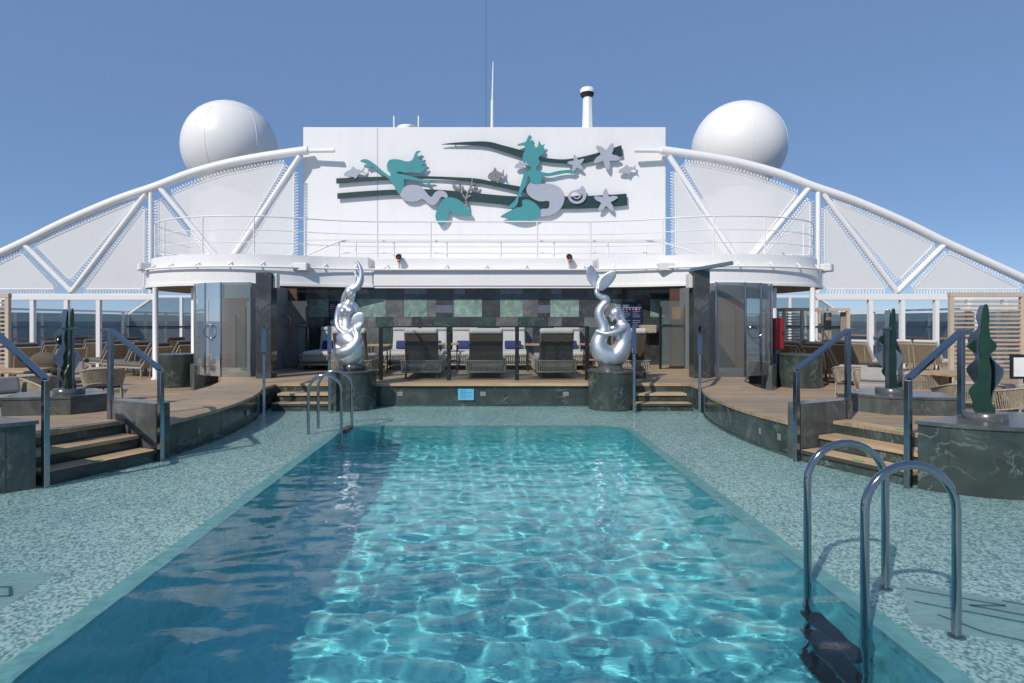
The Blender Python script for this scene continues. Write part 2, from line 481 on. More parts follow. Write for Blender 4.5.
# close the four corners of the rectangle
outer = [to_rect(x, y) for x, y in ring_o]
for i in range(K):
    a, b = outer[i], outer[(i + 1) % K]
    onx = lambda p: abs(p[0] - BX0) < 1e-4 or abs(p[0] - BX1) < 1e-4
    ony = lambda p: abs(p[1] - BY0) < 1e-4 or abs(p[1] - BY1) < 1e-4
    if (onx(a) and not ony(a) and ony(b)) or (ony(a) and not onx(a) and onx(b)):
        c = (a[0], b[1]) if onx(a) else (b[0], a[1])
        sur.add([(a[0], a[1], 0), (b[0], b[1], 0), (c[0], c[1], 0)], [(0, 1, 2)])
so_ = struct(sur.build('pool_surround', M['mosaic']))
cp = loft(ring_o, .001, ring, .004); cp2 = loft(ring, .004, ring, -.06); cp.add(cp2.v, cp2.f)
cop = struct(cp.build('pool_coping', M['coping']))
bs = loft(ring, -.06, ring, -1.45); bs.add([(x, y, -1.45) for x, y in ring], [tuple(range(K))])
basin = struct(bs.build('pool_basin', M['pool']))

# water: a real wave surface
wr = random.Random(11)
waves = []
for i in range(48):
    lam = math.exp(wr.uniform(math.log(LAM0), math.log(LAM1)))
    th = wr.gauss(PI / 2, .75)
    waves.append((2 * PI / lam * math.cos(th), 2 * PI / lam * math.sin(th), wr.uniform(0, 2 * PI), WAVE * lam ** 1.15 * wr.uniform(.5, 1.3)))
ripples = []
for i in range(26):
    lam = wr.uniform(.12, .24); th = wr.gauss(PI / 2, .8)
    ripples.append((2 * PI / lam * math.cos(th), 2 * PI / lam * math.sin(th), wr.uniform(0, 2 * PI), RIPPLE * lam * wr.uniform(.5, 1.3)))
def wave(x, y):
    t = min(1, max(0, (y - 4.0) / 3.5)); f = 1 - .66 * t * t * (3 - 2 * t)      # calmer towards the sheltered far end
    return f * sum(a * math.sin(kx * x + ky * y + p) for kx, ky, p, a in waves) + (.35 + .65 * t) * sum(a * math.sin(kx * x + ky * y + p) for kx, ky, p, a in ripples)
# one sheet: deep chop over the pool, a thin rippling film over the flooded surround
LEVEL = .016
def damp(x, y):
    d = max(PX_L - x, x - PX_R, y - PY_F, PY_N - y, 0)
    t = min(1, d / .35); return 1 - .86 * t * t * (3 - 2 * t)
ys = [-8.9, -6, -3, -1, .4, 1.2]; y = PY_N - .4
while y < PY_F + .4:
    ys.append(y); y += .016 + .0013 * max(0, y - 4)
while y < 12.6: ys.append(y); y += .06
xs = [PX_L + (PX_R - PX_L) * i / 264 for i in range(265)]
left = []; x = PX_L - .03; st = .03
while x > U(-9): left.append(x); st = min(.12, st * 1.06); x -= st
right = []; x = PX_R + .03; st = .03
while x < U(9): right.append(x); st = min(.12, st * 1.06); x += st
xs = left[::-1] + xs + right; nx = len(xs) - 1
wm = MB(); wv = []; wf = []; wmi = []
for y in ys:
    for x in xs: wv.append((x, y, LEVEL + wave(x, y) * damp(x, y)))
for j in range(len(ys) - 1):
    for i in range(nx):
        q = j * (nx + 1) + i; wf.append((q, q + 1, q + nx + 2, q + nx + 1))
        cx, cyy = (xs[i] + xs[i + 1]) / 2, (ys[j] + ys[j + 1]) / 2
        wmi.append(0 if PX_L < cx < PX_R and PY_N < cyy < PY_F else 1)
wm.add(wv, wf, True); wm.mi = wmi
water = struct(wm.build('pool_water', [M['water'], M['film']]))
RECV = [basin, so_, cop]
try:
    water.cycles.is_caustics_caster = True
except Exception: pass

# markings in the mosaic (only partly in view): pale plates with dark strokes
def marking(name, cx, cy, rz, strokes, wd, dp, label):
    m = Matrix.Translation((cx, cy, 0)) @ Matrix.Rotation(rz, 4, 'Z')
    t = thing(name, label, 'deck marking', (cx, cy, 0))
    b = MB().prism([(-wd / 2, -dp / 2), (wd / 2, -dp / 2), (wd / 2, dp / 2), (-wd / 2, dp / 2)], .0008, .004); b.xf(m); RECV.append(b.build('marker_tile', M['mark'], t))
    g = MB()
    for s in strokes:
        for a, c in zip(s, s[1:]):
            g.beam((a[0], a[1], .006), (c[0], c[1], .006), .022, .003)
    g.xf(m); RECV.append(g.build('symbol', M['markdark'], t))
marking('depth_marking', -3.42, 3.86, R(4), [[(-.2, .02), (.32, .02), (.22, .16), (-.05, .16)], [(-.2, -.12), (.08, -.18), (.2, -.08)], [(-.3, -.26), (0, -.28)]], .78, .78,
        'pale tile with dark strokes set in the mosaic left of the pool')
marking('depth_marking', 3.06, 3.62, R(-28), [[(-.42, .22), (.1, .22), (-.1, .12), (.3, .12)], [(-.4, .02), (.2, .0), (.26, -.18)], [(-.3, -.12), (-.1, -.25), (.4, -.3)], [(.1, .3), (.42, .28)]], .9, .66,
        'pale tile with dark strokes set in the mosaic beside the near pool ladder')

for o in RECV:
    try: o.cycles.is_caustics_receiver = True
    except Exception: pass

# raised deck: marble walls under a teak sheet
half = [(2.2, 12.56), (4.32, 12.56), (4.32, 11.86)] + [(p.x, p.y) for p in cr([(4.32, 11.8), (4.12, 11.1), (3.98, 10.3), (3.92, 9.4), (3.95, 8.6), (4.06, 7.86)], 6)] + \
       [(4.20, 7.72), (4.69, 7.95), (5.27, 6.75), (5.62, 7.02), (7.3, 7.10), (7.3, 8.6), (6.9, 9.2), (6.0, 9.75), (5.55, 10.3), (5.45, 11.1), (5.52, 12.2), (5.75, 13.2), (6.15, 14.0), (6.15, 18.6)]
full = [(U(u), y) for u, y in half] + [(U(-u), y) for u, y in reversed(half)]
rd = struct(MB().prism(full, ZD - .045, ZD).build('raised_deck', M['teak']))
MB().prism(inset(full, .02), 0, ZD - .047, top=False, bot=False).build('marble_skirt', M['green_marble'], rd)
MB().prism(inset(full, .005), 0.001, .05, top=False, bot=False).build('base_strip', M['pm_green'], rd)
jt = MB(); sk = inset(full, .02); acc = 0
for p, q in zip(sk, sk[1:]):
    p, q = Vector(p), Vector(q); ln = (q - p).length; acc += ln
    if acc > .95 and ln > .02 and p.y < 13:
        acc = 0; d = (q - p).normalized(); jt.obox((p.x, p.y, .24), (.006, .006, .37), Matrix.Rotation(math.atan2(d.y, d.x), 4, 'Z'))
for px in (415, 520): jt.obox((X(px, 12.56), 12.578, .24), (.006, .006, .37))
jt.build('slab_joints', M['pm_dark'], rd)
nb = MB().box(U(-2.62), U(2.62), 12.52, 12.80, ZD - .04, ZD + .006); nb.build('nosing', M['teak_n'], rd, bevel=.006)
for px, py in ((400, 394), (483, 394), (566, 394)):
    c = P(px, py, 12.56); MB().obox((c.x, 12.575, c.z), (.12, .02, .09)).build('step_light', M['plate'], rd, bevel=.004)
for px, py, Y, rz in ((176, 432, 8.55, 68), (231, 416, 10.2, 96), (768, 430, 8.55, -68), (795, 437, 8.1, -68)):
    sx = 1 if px > 488 else -1
    u = 3.95 if Y > 9 else 3.97 if Y > 8.3 else 4.03
    MB().obox((U(u, sx) + sx * .012, Y, .24), (.012, .12, .09)).build('step_light', M['plate'], rd, bevel=.003)
# blue notice on the deck wall
c = P(466, 394.5, 12.56)
t = thing('notice_plate', 'small light blue notice on the dark marble wall at the far end of the pool', 'sign', (c.x, 12.57, c.z))
MB().obox((c.x, 12.56, c.z), (.335, .03, .235)).build('board', M['bluesign'], t, bevel=.003)
g = MB()
for r in range(5): g.obox((c.x + (.0 if r % 2 else -.06), 12.5435, c.z + .08 - r * .038), (.22 if r % 2 else .12, .003, .014))
g.build('lettering', M['bluetext'], t)

# ------------------------------------------------------------------ stairs
STEP = .34
def stairs(A, B, d, label, group, tags):
    A, B, d = Vector(A), Vector(B), Vector(d).normalized(); e = (B - A).normalized()
    t = thing('stairs', label, 'stairs', (A.x, A.y, 0), 0, group)
    q = lambda a, b, s0, s1: [tuple(a + d * s0), tuple(b + d * s0), tuple(b + d * s1), tuple(a + d * s1)]
    a, b = A + e * .03, B - e * .03
    m = MB()
    m.prism(q(a, b, .03, 2 * STEP - .005), 0, .118); m.prism(q(a, b, STEP + .03, 2 * STEP - .005), .118, .278)
    m.prism(q(a, b, 2 * STEP - .004, 2 * STEP + .03), .278, ZD - .05)
    m.build('riser', M['green_marble'], t)
    for i in range(3):
        MB().prism(q(a, b, i * STEP, (i + 1) * STEP - .002 if i < 2 else 2.62 * STEP), .12 + .16 * i, .162 + .16 * i + (.004 if i == 2 else 0)).build('tread', M['teak_n' if abs(e.y) < .1 else 'teak_r' if a.x > 0 else 'teak_l'], t, bevel=.006)
    for i in tags:
        c = a.lerp(b, .62 if i else .55) + d * (i * STEP + .06)
        MB().obox((c.x, c.y, .1665 + .16 * i + (.004 if i == 2 else 0)), (.11, .045, .006), Matrix.Rotation(math.atan2(e.y, e.x), 4, 'Z')).build('sticker', M['tag'], t)
    return t
stairs((U(3.02), 11.87), (U(4.20), 11.87), (0, 1), 'three teak steps at the far end beside the mermaid hugging her tail', 'teak and marble stairs round the pool', (0, 2))
stairs((U(-4.20), 11.87), (U(-3.02), 11.87), (0, 1), 'three teak steps at the far end beside the seated mermaid with a crescent headdress', 'teak and marble stairs round the pool', (0, 2))
SA, SB, SD = Vector((4.08, 7.65)), Vector((4.66, 6.45)), Vector((.9, .435))
for s in S:
    stairs((U(SA.x, s), SA.y), (U(SB.x, s), SB.y), (SD.x * s, SD.y),
           'sunlit near steps on the right, below the green leaf sculptures' if s > 0 else 'shaded near steps on the left with a shadow of the rail beside them', 'teak and marble stairs round the pool', (0, 2))
    # cheek wall on the far side of the flight
    a = SA; pe = Vector((-.435, .9)); d = SD.normalized()
    pts = [a + d * .05, a + d * 1.0, a + d * 1.0 + pe * .20, a + d * .05 + pe * .20]
    o = MB().prism([(U(p.x, s), p.y) for p in pts], 0, .74).build('cheek_wall', M['grey_marble'], bevel=.01)
    tag(o, 'low marble cheek wall beyond the near steps on the ' + ('right' if s > 0 else 'left'), 'low wall', 'cheek walls beside the near steps')

def handrail(p0, z0b, p1, z1b, label, group, top=1.18, rise=.5, w_=.07):
    """stainless rail on two square posts: lower post at p0, upper post at p1"""
    p0, p1 = Vector((p0[0], p0[1], 0)), Vector((p1[0], p1[1], 0))
    t = thing('handrail', label, 'handrail', (p0.x, p0.y, z0b), 0, group)
    ang = Matrix.Rotation(math.atan2((p1 - p0).y, (p1 - p0).x), 4, 'Z')
    for p, zb, zt in ((p0, z0b, z0b + top - .02), (p1, z1b, z0b + top + rise - .02)):
        MB().obox((p.x, p.y, (zb + zt) / 2), (w_, w_ * .8, zt - zb), ang).build('post', M['steel_rail'], t, bevel=.006)
    MB().beam((p0.x, p0.y, z0b + top), (p1.x, p1.y, z0b + top + rise), .085, .035).build('rail', M['steel'], t, bevel=.005)
    d = (p1 - p0).normalized() * .16
    MB().beam((p1.x, p1.y, z0b + top + rise), (p1.x + d.x, p1.y + d.y, z0b + top + rise), .085, .035).build('rail_end', M['steel'], t, bevel=.005)
    return t
for s in S:
    w_ = 'right' if s > 0 else 'left'
    handrail((U(4.25, s), 11.70), 0, (U(4.25, s) * 12.8 / 11.7, 12.8), ZD, 'steel handrail on the outer side of the far %s steps' % w_, 'steel handrails')
    handrail((U(2.97, s), 11.70), 0, (U(2.97, s) * 12.8 / 11.7, 12.8), ZD, 'steel handrail on the inner side of the far %s steps, beside the statue' % w_, 'steel handrails')
    dd = SD.normalized()
    for nm, q in (('farther', SA), ('nearer', SB)):
        a = q - dd * .04; b = q + dd * .98
        handrail((U(a.x, s), a.y), 0, (U(b.x, s), b.y), ZD, 'steel handrail on the %s side of the near %s steps' % (nm, w_), 'steel handrails')
    handrail((U(6.55, s), 9.35), ZO, (U(5.95, s), 8.75), ZD + .26, 'steel handrail descending to the outer deck on the %s, behind a leaf sculpture' % w_, 'steel handrails', top=1.14, rise=.45)

# ------------------------------------------------------------------ pedestals and plinths
for s in S:
    w_ = 'right' if s > 0 else 'left'
    cx, cy_, r = 5.62, 7.15, 1.2
    arc = [(cx + r * math.cos(R(g)), cy_ + r * math.sin(R(g))) for g in range(-142, -84, 4)]
    poly = arc + [(7.6, 5.96), (7.6, 6.98), (5.70, 6.98), (5.33, 6.70)]
    t = thing('marble_pedestal', 'curved dark marble pedestal in front on the %s, beside the near steps' % w_, 'pedestal', (U(5.9, s), 6.5, 0), 0, 'curved marble pedestals')
    MB().prism([(U(x, s), y) for x, y in inset(poly, .02)], 0, .70).build('body', M['green_marble'], t)
    MB().prism([(U(x, s), y) for x, y in poly], .70, .74).build('cap', M['grey_marble'], t, bevel=.006)
    jt = MB()
    for g in (-128, -97): jt.obox((U(cx + (r - .0195) * math.cos(R(g)), s), cy_ + (r - .0195) * math.sin(R(g)), .35), (.005, .005, .69))
    jt.build('slab_joints', M['pm_dark'], t)
    t = thing('marble_plinth', 'low marble plinth on the raised deck on the %s carrying a leaf sculpture' % w_, 'plinth', (U(6.1, s), 8.8, ZD), 0, 'low marble plinths')
    poly = [(5.42, 8.9), (5.74, 8.42), (6.62, 8.28), (6.85, 8.9), (6.1, 9.5)]
    MB().prism([(U(x, s), y) for x, y in inset(poly, .012)], ZD, ZD + .225).build('body', M['grey_marble'], t)
    MB().prism([(U(x, s), y) for x, y in poly], ZD + .225, ZD + .26).build('cap', M['grey_marble'], t, bevel=.006)
    t = thing('statue_plinth', 'round dark marble plinth under the mermaid %s' % ('hugging her tail' if s > 0 else 'seated with a crescent headdress'), 'plinth', (U(2.64, s), 12.28, 0), 0, 'round statue plinths')
    MB().lathe(U(2.64, s), 12.28, [(.47, 0), (.47, .765)], 48).build('drum', M['green_marble'], t)
    MB().lathe(U(2.64, s), 12.28, [(.485, .766), (.485, .80)], 48).build('cap', M['grey_marble'], t, bevel=.004)
    # round planters out on the outer deck
    px0, px1 = (778, 820) if s > 0 else (164, 190)
    Yc = 15.6
    t = thing('round_planter', 'round dark marble planter on the outer deck %s' % ('below the red cabinet' if s > 0 else 'left of the glass lobby'), 'planter', (X((px0 + px1) / 2, Yc), Yc, ZO), 0, 'round marble planters')
    r = .55 if s > 0 else .44
    MB().lathe(X((px0 + px1) / 2, Yc), Yc, [(r, ZO), (r, ZO + .82)], 40).build('drum', M['green_marble'], t)
    MB().lathe(X((px0 + px1) / 2, Yc), Yc, [(r + .012, ZO + .821), (r + .012, ZO + .85)], 40).build('rim', M['grey_marble'], t)

# ------------------------------------------------------------------ pool ladders
def hoop(xa, xb, y, top, zl, zr, r=.024):
    rad = (xb - xa) / 2; cx = (xa + xb) / 2
    pts = [(xa, y, zl), (xa, y, top - rad - .12), (xa, y, top - rad)]
    pts += [(cx - rad * math.cos(R(g)), y, top - rad + rad * math.sin(R(g))) for g in range(12, 180, 12)]
    pts += [(xb, y, top - rad), (xb, y, top - rad - .12), (xb, y, zr)]
    return MB().tube(pts, r, 16)
t = thing('pool_ladder', 'large chrome pool ladder with two hoops in the right foreground', 'pool ladder', (2.40, 3.7, 0), 0, 'chrome pool ladders')
for y in (3.40, 4.01):
    hoop(2.135, 2.655, y, .985, -1.1, 0).build('rail', M['steel'], t)
    MB().lathe(2.655, y, [(.045, .001), (.045, .012), (.027, .016)], 24).build('flange', M['steel'], t)
for k in range(3):
    MB().box(2.07, 2.20, 3.42, 3.99, -.36 - .3 * k, -.33 - .3 * k).build('tread', M['brown'], t, bevel=.008)
t = thing('pool_ladder', 'small distant pool ladder with two hoops at the far left corner of the pool', 'pool ladder', (-2.5, 9.7, 0), 0, 'chrome pool ladders')
for y in (9.45, 10.0):
    h = hoop(-2.83, -2.31, y, .95, 0, -1.1) if y < 9.9 else hoop(-2.83, -2.27, y, .97, 0, -.5)
    h.build('rail', M['steel'], t)
MB().box(-2.36, -2.24, 9.5, 9.98, -.012, .075).build('tread', M['brown'], t, bevel=.02)
# ------------------------------------------------------------------ central deckhouse
YW = 22.0; YF = 17.75; YM = 18.12
DX0, DX1 = X(303, YW), X(666, YW)
dh = thing('central_deckhouse', 'white deckhouse, its tall blank wall carrying the mermaid mural over a marble panelled front', 'deckhouse', (XC, YM, ZD))
MB().box(DX0, DX1, YW, YW + 6, 2.6, Z(127, YW)).build('upper_wall', M['white'], dh, bevel=.03)
sm = MB()
sm.box(X(377.5, YW) - .012, X(377.5, YW) + .012, YW - .006, YW, Z(258, YW), Z(128, YW))
for zz in (Z(240, YW),): sm.box(DX0 + .02, DX1 - .02, YW - .005, YW, zz - .006, zz + .006)
sm.build('seam', M['seam'], dh)
# lower storey with marble panels
xl, xr = U(-6.1), U(6.1)
ztop = Z(288, YF)
MB().box(xl, xr, YM, YM + 3.4, ZD, ztop + .05).build('lower_wall', M['pm_grey'], dh)
rows = [(288, 299), (299, 317), (317, 327.5), (327.5, 366)]
mats = ['pm_dark', 'pm_green', 'pm_light', 'pm_grey', 'pm_glass']
tiles = MB()
def tile(px0, px1, py0, py1, mi, lift=0.):
    y = YM - .012 - lift
    x0, x1, z1, z0 = X(px0, YM), X(px1, YM), Z(py0, YM), max(ZD + .003, Z(py1, YM))
    x0, x1 = max(x0, xl), min(x1, xr)
    if x1 - x0 < .02: return
    tiles.box(x0 + .004, x1 - .004, y, YM - .002, z0 + .004, z1 - .004, mi)
light = [(305, 329), (356, 386), (404, 427), (454, 482), (500, 523), (550, 579), (613, 622), (650, 675)]
tr = random.Random(5)
def fill(px0, px1, py0, py1, pool):
    x = px0; prev = -1
    while x < px1 - 2:
        wd = tr.choice((14, 18, 22, 26, 30)); e = min(px1, x + wd)
        if px1 - e < 8: e = px1
        mi = tr.choice([q for q in pool if q != prev]); prev = mi
        tile(x, e, py0, py1, mi); x = e
edge = [300] + [q for p in light for q in p] + [690]
for a, b in light: tile(a, b, 299, 317, 2)
tile(306, 328, 288, 299, 3); tile(286, 306, 288, 327, 1)
fill(328, 690, 284, 294, (0, 0, 1, 0)) if False else None
gaps = [(329, 356), (386, 404), (427, 454), (482, 500), (523, 550), (579, 613), (622, 650), (675, 700)]
glass_bits = [(436, 453), (538, 550)]
for a, b in gaps:
    gb = [g for g in glass_bits if g[0] >= a and g[1] <= b]
    if gb:
        g = gb[0]
        if g[0] > a: tile(a, g[0], 299, 317, 3)
        tile(g[0], g[1], 305, 313, 4); tile(g[0], g[1], 299, 305, 0); tile(g[0], g[1], 313, 317, 0)
        if g[1] < b: tile(g[1], b, 299, 317, 3)
    else: fill(a, b, 299, 317, (0, 3, 3))
for a, b in [(328, 357), (386, 404), (427, 454), (465, 500), (523, 551), (562, 613), (622, 651)]: fill(a, b, 284, 299, (0, 0, 1))
for a, b, mi in [(357, 368, 4), (368, 386, 1), (404, 427, 4), (454, 465, 4), (500, 523, 4), (551, 562, 4), (613, 622, 4), (651, 676, 4), (676, 700, 3)]:
    tile(a, b, 284, 294 if mi == 4 else 299, mi)
    if mi == 4: tile(a, b, 294, 299, 1)
fill(306, 690, 317, 327.5, (0, 1, 3, 3, 1))
fill(287, 317, 327.5, 372, (2, 1)); fill(317, 690, 327.5, 372, (3, 1, 3, 0))
tiles.build('marble_panels', [M[q] for q in mats], dh)
MB().box(xl, xr, YM - .03, YM - .013, ZD, ZD + .14).build('skirting', M['pm_dark'], dh)
# fascia, gutter and parapet
fx0, fx1 = U(-3.27), U(3.27)
fz0, fz1, fz2 = ztop, Z(270, YF), Z(257, YF)
MB().box(fx0, fx1, YF, YM + 3.4, fz0 + .06, fz1).build('fascia', M['white'], dh, bevel=.015)
MB().box(fx0, fx1, YF + .03, YM + 3.2, fz0, fz0 + .058).build('drip_edge', M['white2'], dh)
MB().box(fx0, fx1, YF + .22, YW + .5, fz1 + .002, fz2).build('parapet', M['white'], dh, bevel=.02)
MB().box(fx0, fx1, YF - .12, YF + .2, fz1 - .015, fz1 + .03).build('gutter', M['white2'], dh, bevel=.01)
g = MB()
for px in (385, 445, 485, 525, 583): g.beam((X(px, YF), YF - .12, fz1 + .04), (X(px + 2, YF), YF + .2, fz1 + .16), .03, .03)
g.build('gutter_brackets', M['white2'], dh)

def rail_run(pts, zs, name, label, group, post_at=None, r=.02, mat='white2', post_r=.022, zb=None, extra=None):
    t = thing(name, label, 'railing', (pts[0][0], pts[0][1], zb), 0, group)
    for z in zs: MB().tube([(x, y, z) for x, y in pts], r if z == zs[-1] else r * .6, 8).build('rail', M[mat], t)
    for x, y in (post_at or pts): MB().tube([(x, y, zb), (x, y, zs[-1])], post_r, 8).build('post', M[mat], t)
    return t
# inner balustrade: low rail along the parapet
Yb = YF + .5
t = rail_run([(X(px, Yb), Yb) for px in (338, 660)], [Z(253, Yb), Z(241.5, Yb)], 'balcony_rail', 'low white rail along the parapet below the mermaid mural', None,
             [(X(px, Yb), Yb) for px in (339, 356, 394, 447, 501, 554, 608, 646)], .03, zb=fz2)
MB().tube([(X(338, Yb), Yb, Z(241.5, Yb)), (X(309, Yb), Yb, Z(254, Yb))], .03, 8).build('rail', M['white2'], t)
MB().tube([(X(660, Yb), Yb, Z(241.5, Yb)), (X(700, Yb), Yb, Z(254, Yb))], .03, 8).build('rail', M['white2'], t)

# two spotlights on the parapet
for px, s in ((399, 'left'), (569, 'right')):
    c = P(px, 258, YF + .1)
    t = thing('spotlight', 'small black and orange spotlight on the white parapet, %s of the pair' % s, 'spotlight', (c.x, c.y, fz1), 0, 'spotlights on the parapet')
    MB().tube([(c.x, c.y - .12, c.z + .02), (c.x, c.y + .08, c.z + .06)], [.085, .075], 20).build('lamp_head', M['black'], t)
    MB().lathe(c.x, c.y, [(.035, fz1 + .03), (.035, c.z - .07), (.06, c.z - .06)], 16).build('bracket', M['boxwhite'], t)
    MB().ball((c.x + .01, c.y - .09, c.z - .09), .055, 12).build('beacon', M['orangeplastic'], t)
    MB().tube([(c.x, c.y - .126, c.z + .02), (c.x, c.y - .12, c.z + .02)], [.04, .04], 16).build('lens', M['pane_w'], t)

# ------------------------------------------------------------------ round bay roofs, glass lobbies, columns
BAY = [(p.x, p.y) for p in cr([(3.30, 17.76), (4.5, 17.50), (5.7, 17.00), (6.9, 16.75), (8.3, 16.92), (9.6, 17.55), (10.4, 18.45), (10.66, 19.5)], 6)]
def bay_outline(s, grow=0.):
    poly = BAY + [(10.66, 21.4), (3.30, 21.4)]
    q = inset(poly, -grow) if grow else poly
    return [(U(x, s), y) for x, y in q]
def bay_front(s, grow=0.): return bay_outline(s, grow)[:len(BAY)]
for s in S:
    w_ = 'right' if s > 0 else 'left'
    zb = ztop; zm = fz1; zt = fz2
    t = thing('bay_roof', 'white rounded roof over the %s bay with a brown soffit' % w_, 'roof', (U(6.9, s), 18.8, zb), 0, 'rounded bay roofs')
    MB().prism(bay_outline(s), zb + .10, zm).build('fascia', M['white'], t, bevel=.012)
    MB().prism(bay_outline(s, .03), zb + .02, zb + .098).build('lip', M['white2'], t)
    MB().prism(bay_outline(s, -.10), zb, zb + .019).build('soffit', M['soffit'], t)
    MB().prism(bay_outline(s, -.14), zm + .001, zt).build('upper_band', M['white'], t, bevel=.015)
    gp = bay_front(s, .10)
    MB().tube([(x, y, zm + .01) for x, y in gp], .03, 8).build('gutter_pipe', M['white2'], t)
    g = MB()
    for i in range(3, len(gp), 4): g.beam((gp[i][0], gp[i][1], zm + .02), (gp[i][0] + .04, gp[i][1] + .27, zm + .16), .035, .035)
    g.build('gutter_brackets', M['white2'], t)
    # railing round the bay roof
    rp = bay_front(s, -.25)
    zz = [zt + .34, zt + .70, zt + 1.09]
    pp = [rp[i] for i in (9, 16, 23, 30, 36)]
    start = [(U(.02, s), 18.02), (U(1.6, s), 18.02), (U(3.2, s), 18.02)]
    rail_run(start + rp[3:] + [(rp[-1][0], 21.2)], zz, 'roof_railing', 'white curved railing on top of the %s bay roof' % w_, 'bay roof railings', pp + start[1:], .022, zb=zt - .01)
    # box loudspeakers
    for px, py, Y, rz in (((303, 267.5, 17.3, -4), (148, 267, 18.0, -50)) if s < 0 else ((664, 267.5, 17.3, 4), (823, 268, 18.0, 50))):
        c = P(px, py, Y); inner = abs(rz) < 10
        t2 = thing('loudspeaker', 'white box loudspeaker on the roof edge at the %s end of the %s bay' % ('inner' if inner else 'outer', w_), 'loudspeaker', (c.x, c.y, c.z), R(rz), 'loudspeakers on the roof edge')
        MB().obox((0, -.1, 0), (.42, .30, .23)).build('housing', M['boxwhite'], t2, bevel=.03, world=False)
        MB().obox((0, -.252, 0), (.36, .008, .18)).build('grille', M['white2'], t2, world=False)
        MB().beam((0, .0, -.10), (0, .3, -.22), .05, .05).build('bracket', M['white2'], t2, world=False)
    # glass lobby: a drum of glass on a marble kerb
    LC, LY, LR = 5.62, 16.05, 1.92
    def lob(deg, r=LR): return (U(LC + r * math.sin(R(deg)), s), LY - r * math.cos(R(deg)))
    t = thing('glass_lobby', 'curved glass lobby with ring handled doors under the %s bay roof' % w_, 'glass enclosure', (U(LC, s), LY, ZD), 0, 'glass lobbies')
    angs = [-4, 18, 34, 52, 74, 96]
    zg0, zg1 = ZD + .01, 2.72
    for i, (a0, a1) in enumerate(zip(angs, angs[1:])):
        n = 6; lo = ZD + .01 if i < 3 else ZO + .62
        m = MB(); vs = [(*lob(a0 + .3 + (a1 - a0 - .6) * k / n), z) for z in (lo, zg1) for k in range(n + 1)]
        m.add(vs, [(k, k + 1, n + 2 + k, n + 1 + k) for k in range(n)], True)
        m.build('glass_pane', M['pane_l'], t)
    for a in angs:
        x, y = lob(a); lo = ZD if a < 52 else ZO + .6
        MB().box(x - .018, x + .018, y - .018, y + .018, lo, zg1).build('mullion', M['steel_rail'], t)
    # ring handled door pair
    for a, sg in ((26, 1),):
        x, y = lob(a, LR + .05)
        c = Vector((x, y, 1.55)); q = [(c.x + .16 * math.cos(R(g)), c.y, c.z + .16 * math.sin(R(g))) for g in range(0, 361, 20)]
        MB().tube(q, .016, 8, cap=False).build('ring_handle', M['steel_rail'], t)
    # marble kerb under the outer panes
    kb = [lob(46 + 60 * k / 16, LR + .08) for k in range(17)]; kb2 = [lob(46 + 60 * k / 16, LR - .16) for k in range(17)]
    MB().prism(kb + kb2[::-1], ZO, ZO + .61).build('kerb', M['grey_marble'], t)
    # inside: head panel, warm wood doors, back wall
    hp = [lob(-3 + 55 * k / 12, LR - .06) for k in range(13)]; hq = [lob(-3 + 55 * k / 12, LR - .10) for k in range(13)]
    MB().prism(hp + hq[::-1], 2.34, zg1 - .003).build('header', M['greypaint'], t)
    MB().box(*sorted((U(5.30, s), U(7.45, s))), 17.0, 17.15, ZD, zg1 - .003).build('inner_wall', M['brown'], t)
    MB().box(*sorted((U(5.55, s), U(5.60, s))), 14.25, 17.0, ZD, zg1 - .003).build('door_frame', M['greypaint'], t)
    for u0 in (5.34, 5.75, 6.2, 6.75): MB().box(*sorted((U(u0, s), U(u0 + .36, s))), 16.96, 16.999, ZD, 2.2).build('inner_door', M['orange'] if u0 < 5.5 else M['wicker_d'], t)
    # white pilaster and thin column holding the bay roof
    for u_, Y, r in ((8.42, 17.5, .11), (9.58, 17.5, .075)):
        o = MB().lathe(U(u_, s), Y, [(r * 1.5, ZO), (r * 1.5, ZO + .03), (r, ZO + .05), (r, zb - .001)], 20).build('roof_column', M['white2'])
        tag(o, ('slim white column' if r < .1 else 'thicker white column beside the glass lobby') + ' holding up the %s bay roof' % w_, 'column', 'columns under the bay roofs')
    # dark marble column in front
    t = thing('marble_column', 'square dark marble column in front of the %s glass lobby' % w_ + (', with a steel arm on top' if s > 0 else ''), 'column', (U(5.05, s), 14.0, ZD), 0, 'dark marble columns')
    cyk = 14.0
    zc1 = Z(273 if s < 0 else 270, cyk)
    MB().box(*sorted((U(4.87, s), U(5.23, s))), cyk - .19, cyk + .19, ZD, zc1).build('shaft', M['pm_dark'], t, bevel=.008)
    MB().box(*sorted((U(4.775, s), U(4.865, s))), cyk - .1, cyk + .12, Z(288, cyk), Z(274, cyk)).build('light_box', M['boxwhite'], t, bevel=.01)
    if s > 0: MB().beam((U(4.8), cyk - .12, zc1 - .02), (U(5.55), cyk - .7, zc1 + .10), .10, .08).build('arm', M['steel_rail'], t, bevel=.01)
    # glass screen standing between column and bar front
    gx = U(4.86, s); gx2 = U(5.5, s)
    t = thing('glass_screen', 'clear glass wing screen with steel post beside the %s marble column' % w_, 'glass screen', (gx, 16.9, ZD), 0, 'glass wing screens')
    MB().box(gx - .03, gx + .03, 16.47, 16.53, ZD, 2.2).build('post', M['dark_metal'], t)
    MB().box(*sorted((gx, gx2)), 16.49, 16.50, ZD + .08, 2.35).build('glass_pane', M['pane_l'], t)
    MB().box(*sorted((gx, gx2)), 16.46, 16.485, 1.66, 1.71).build('push_bar', M['steel_rail'], t)
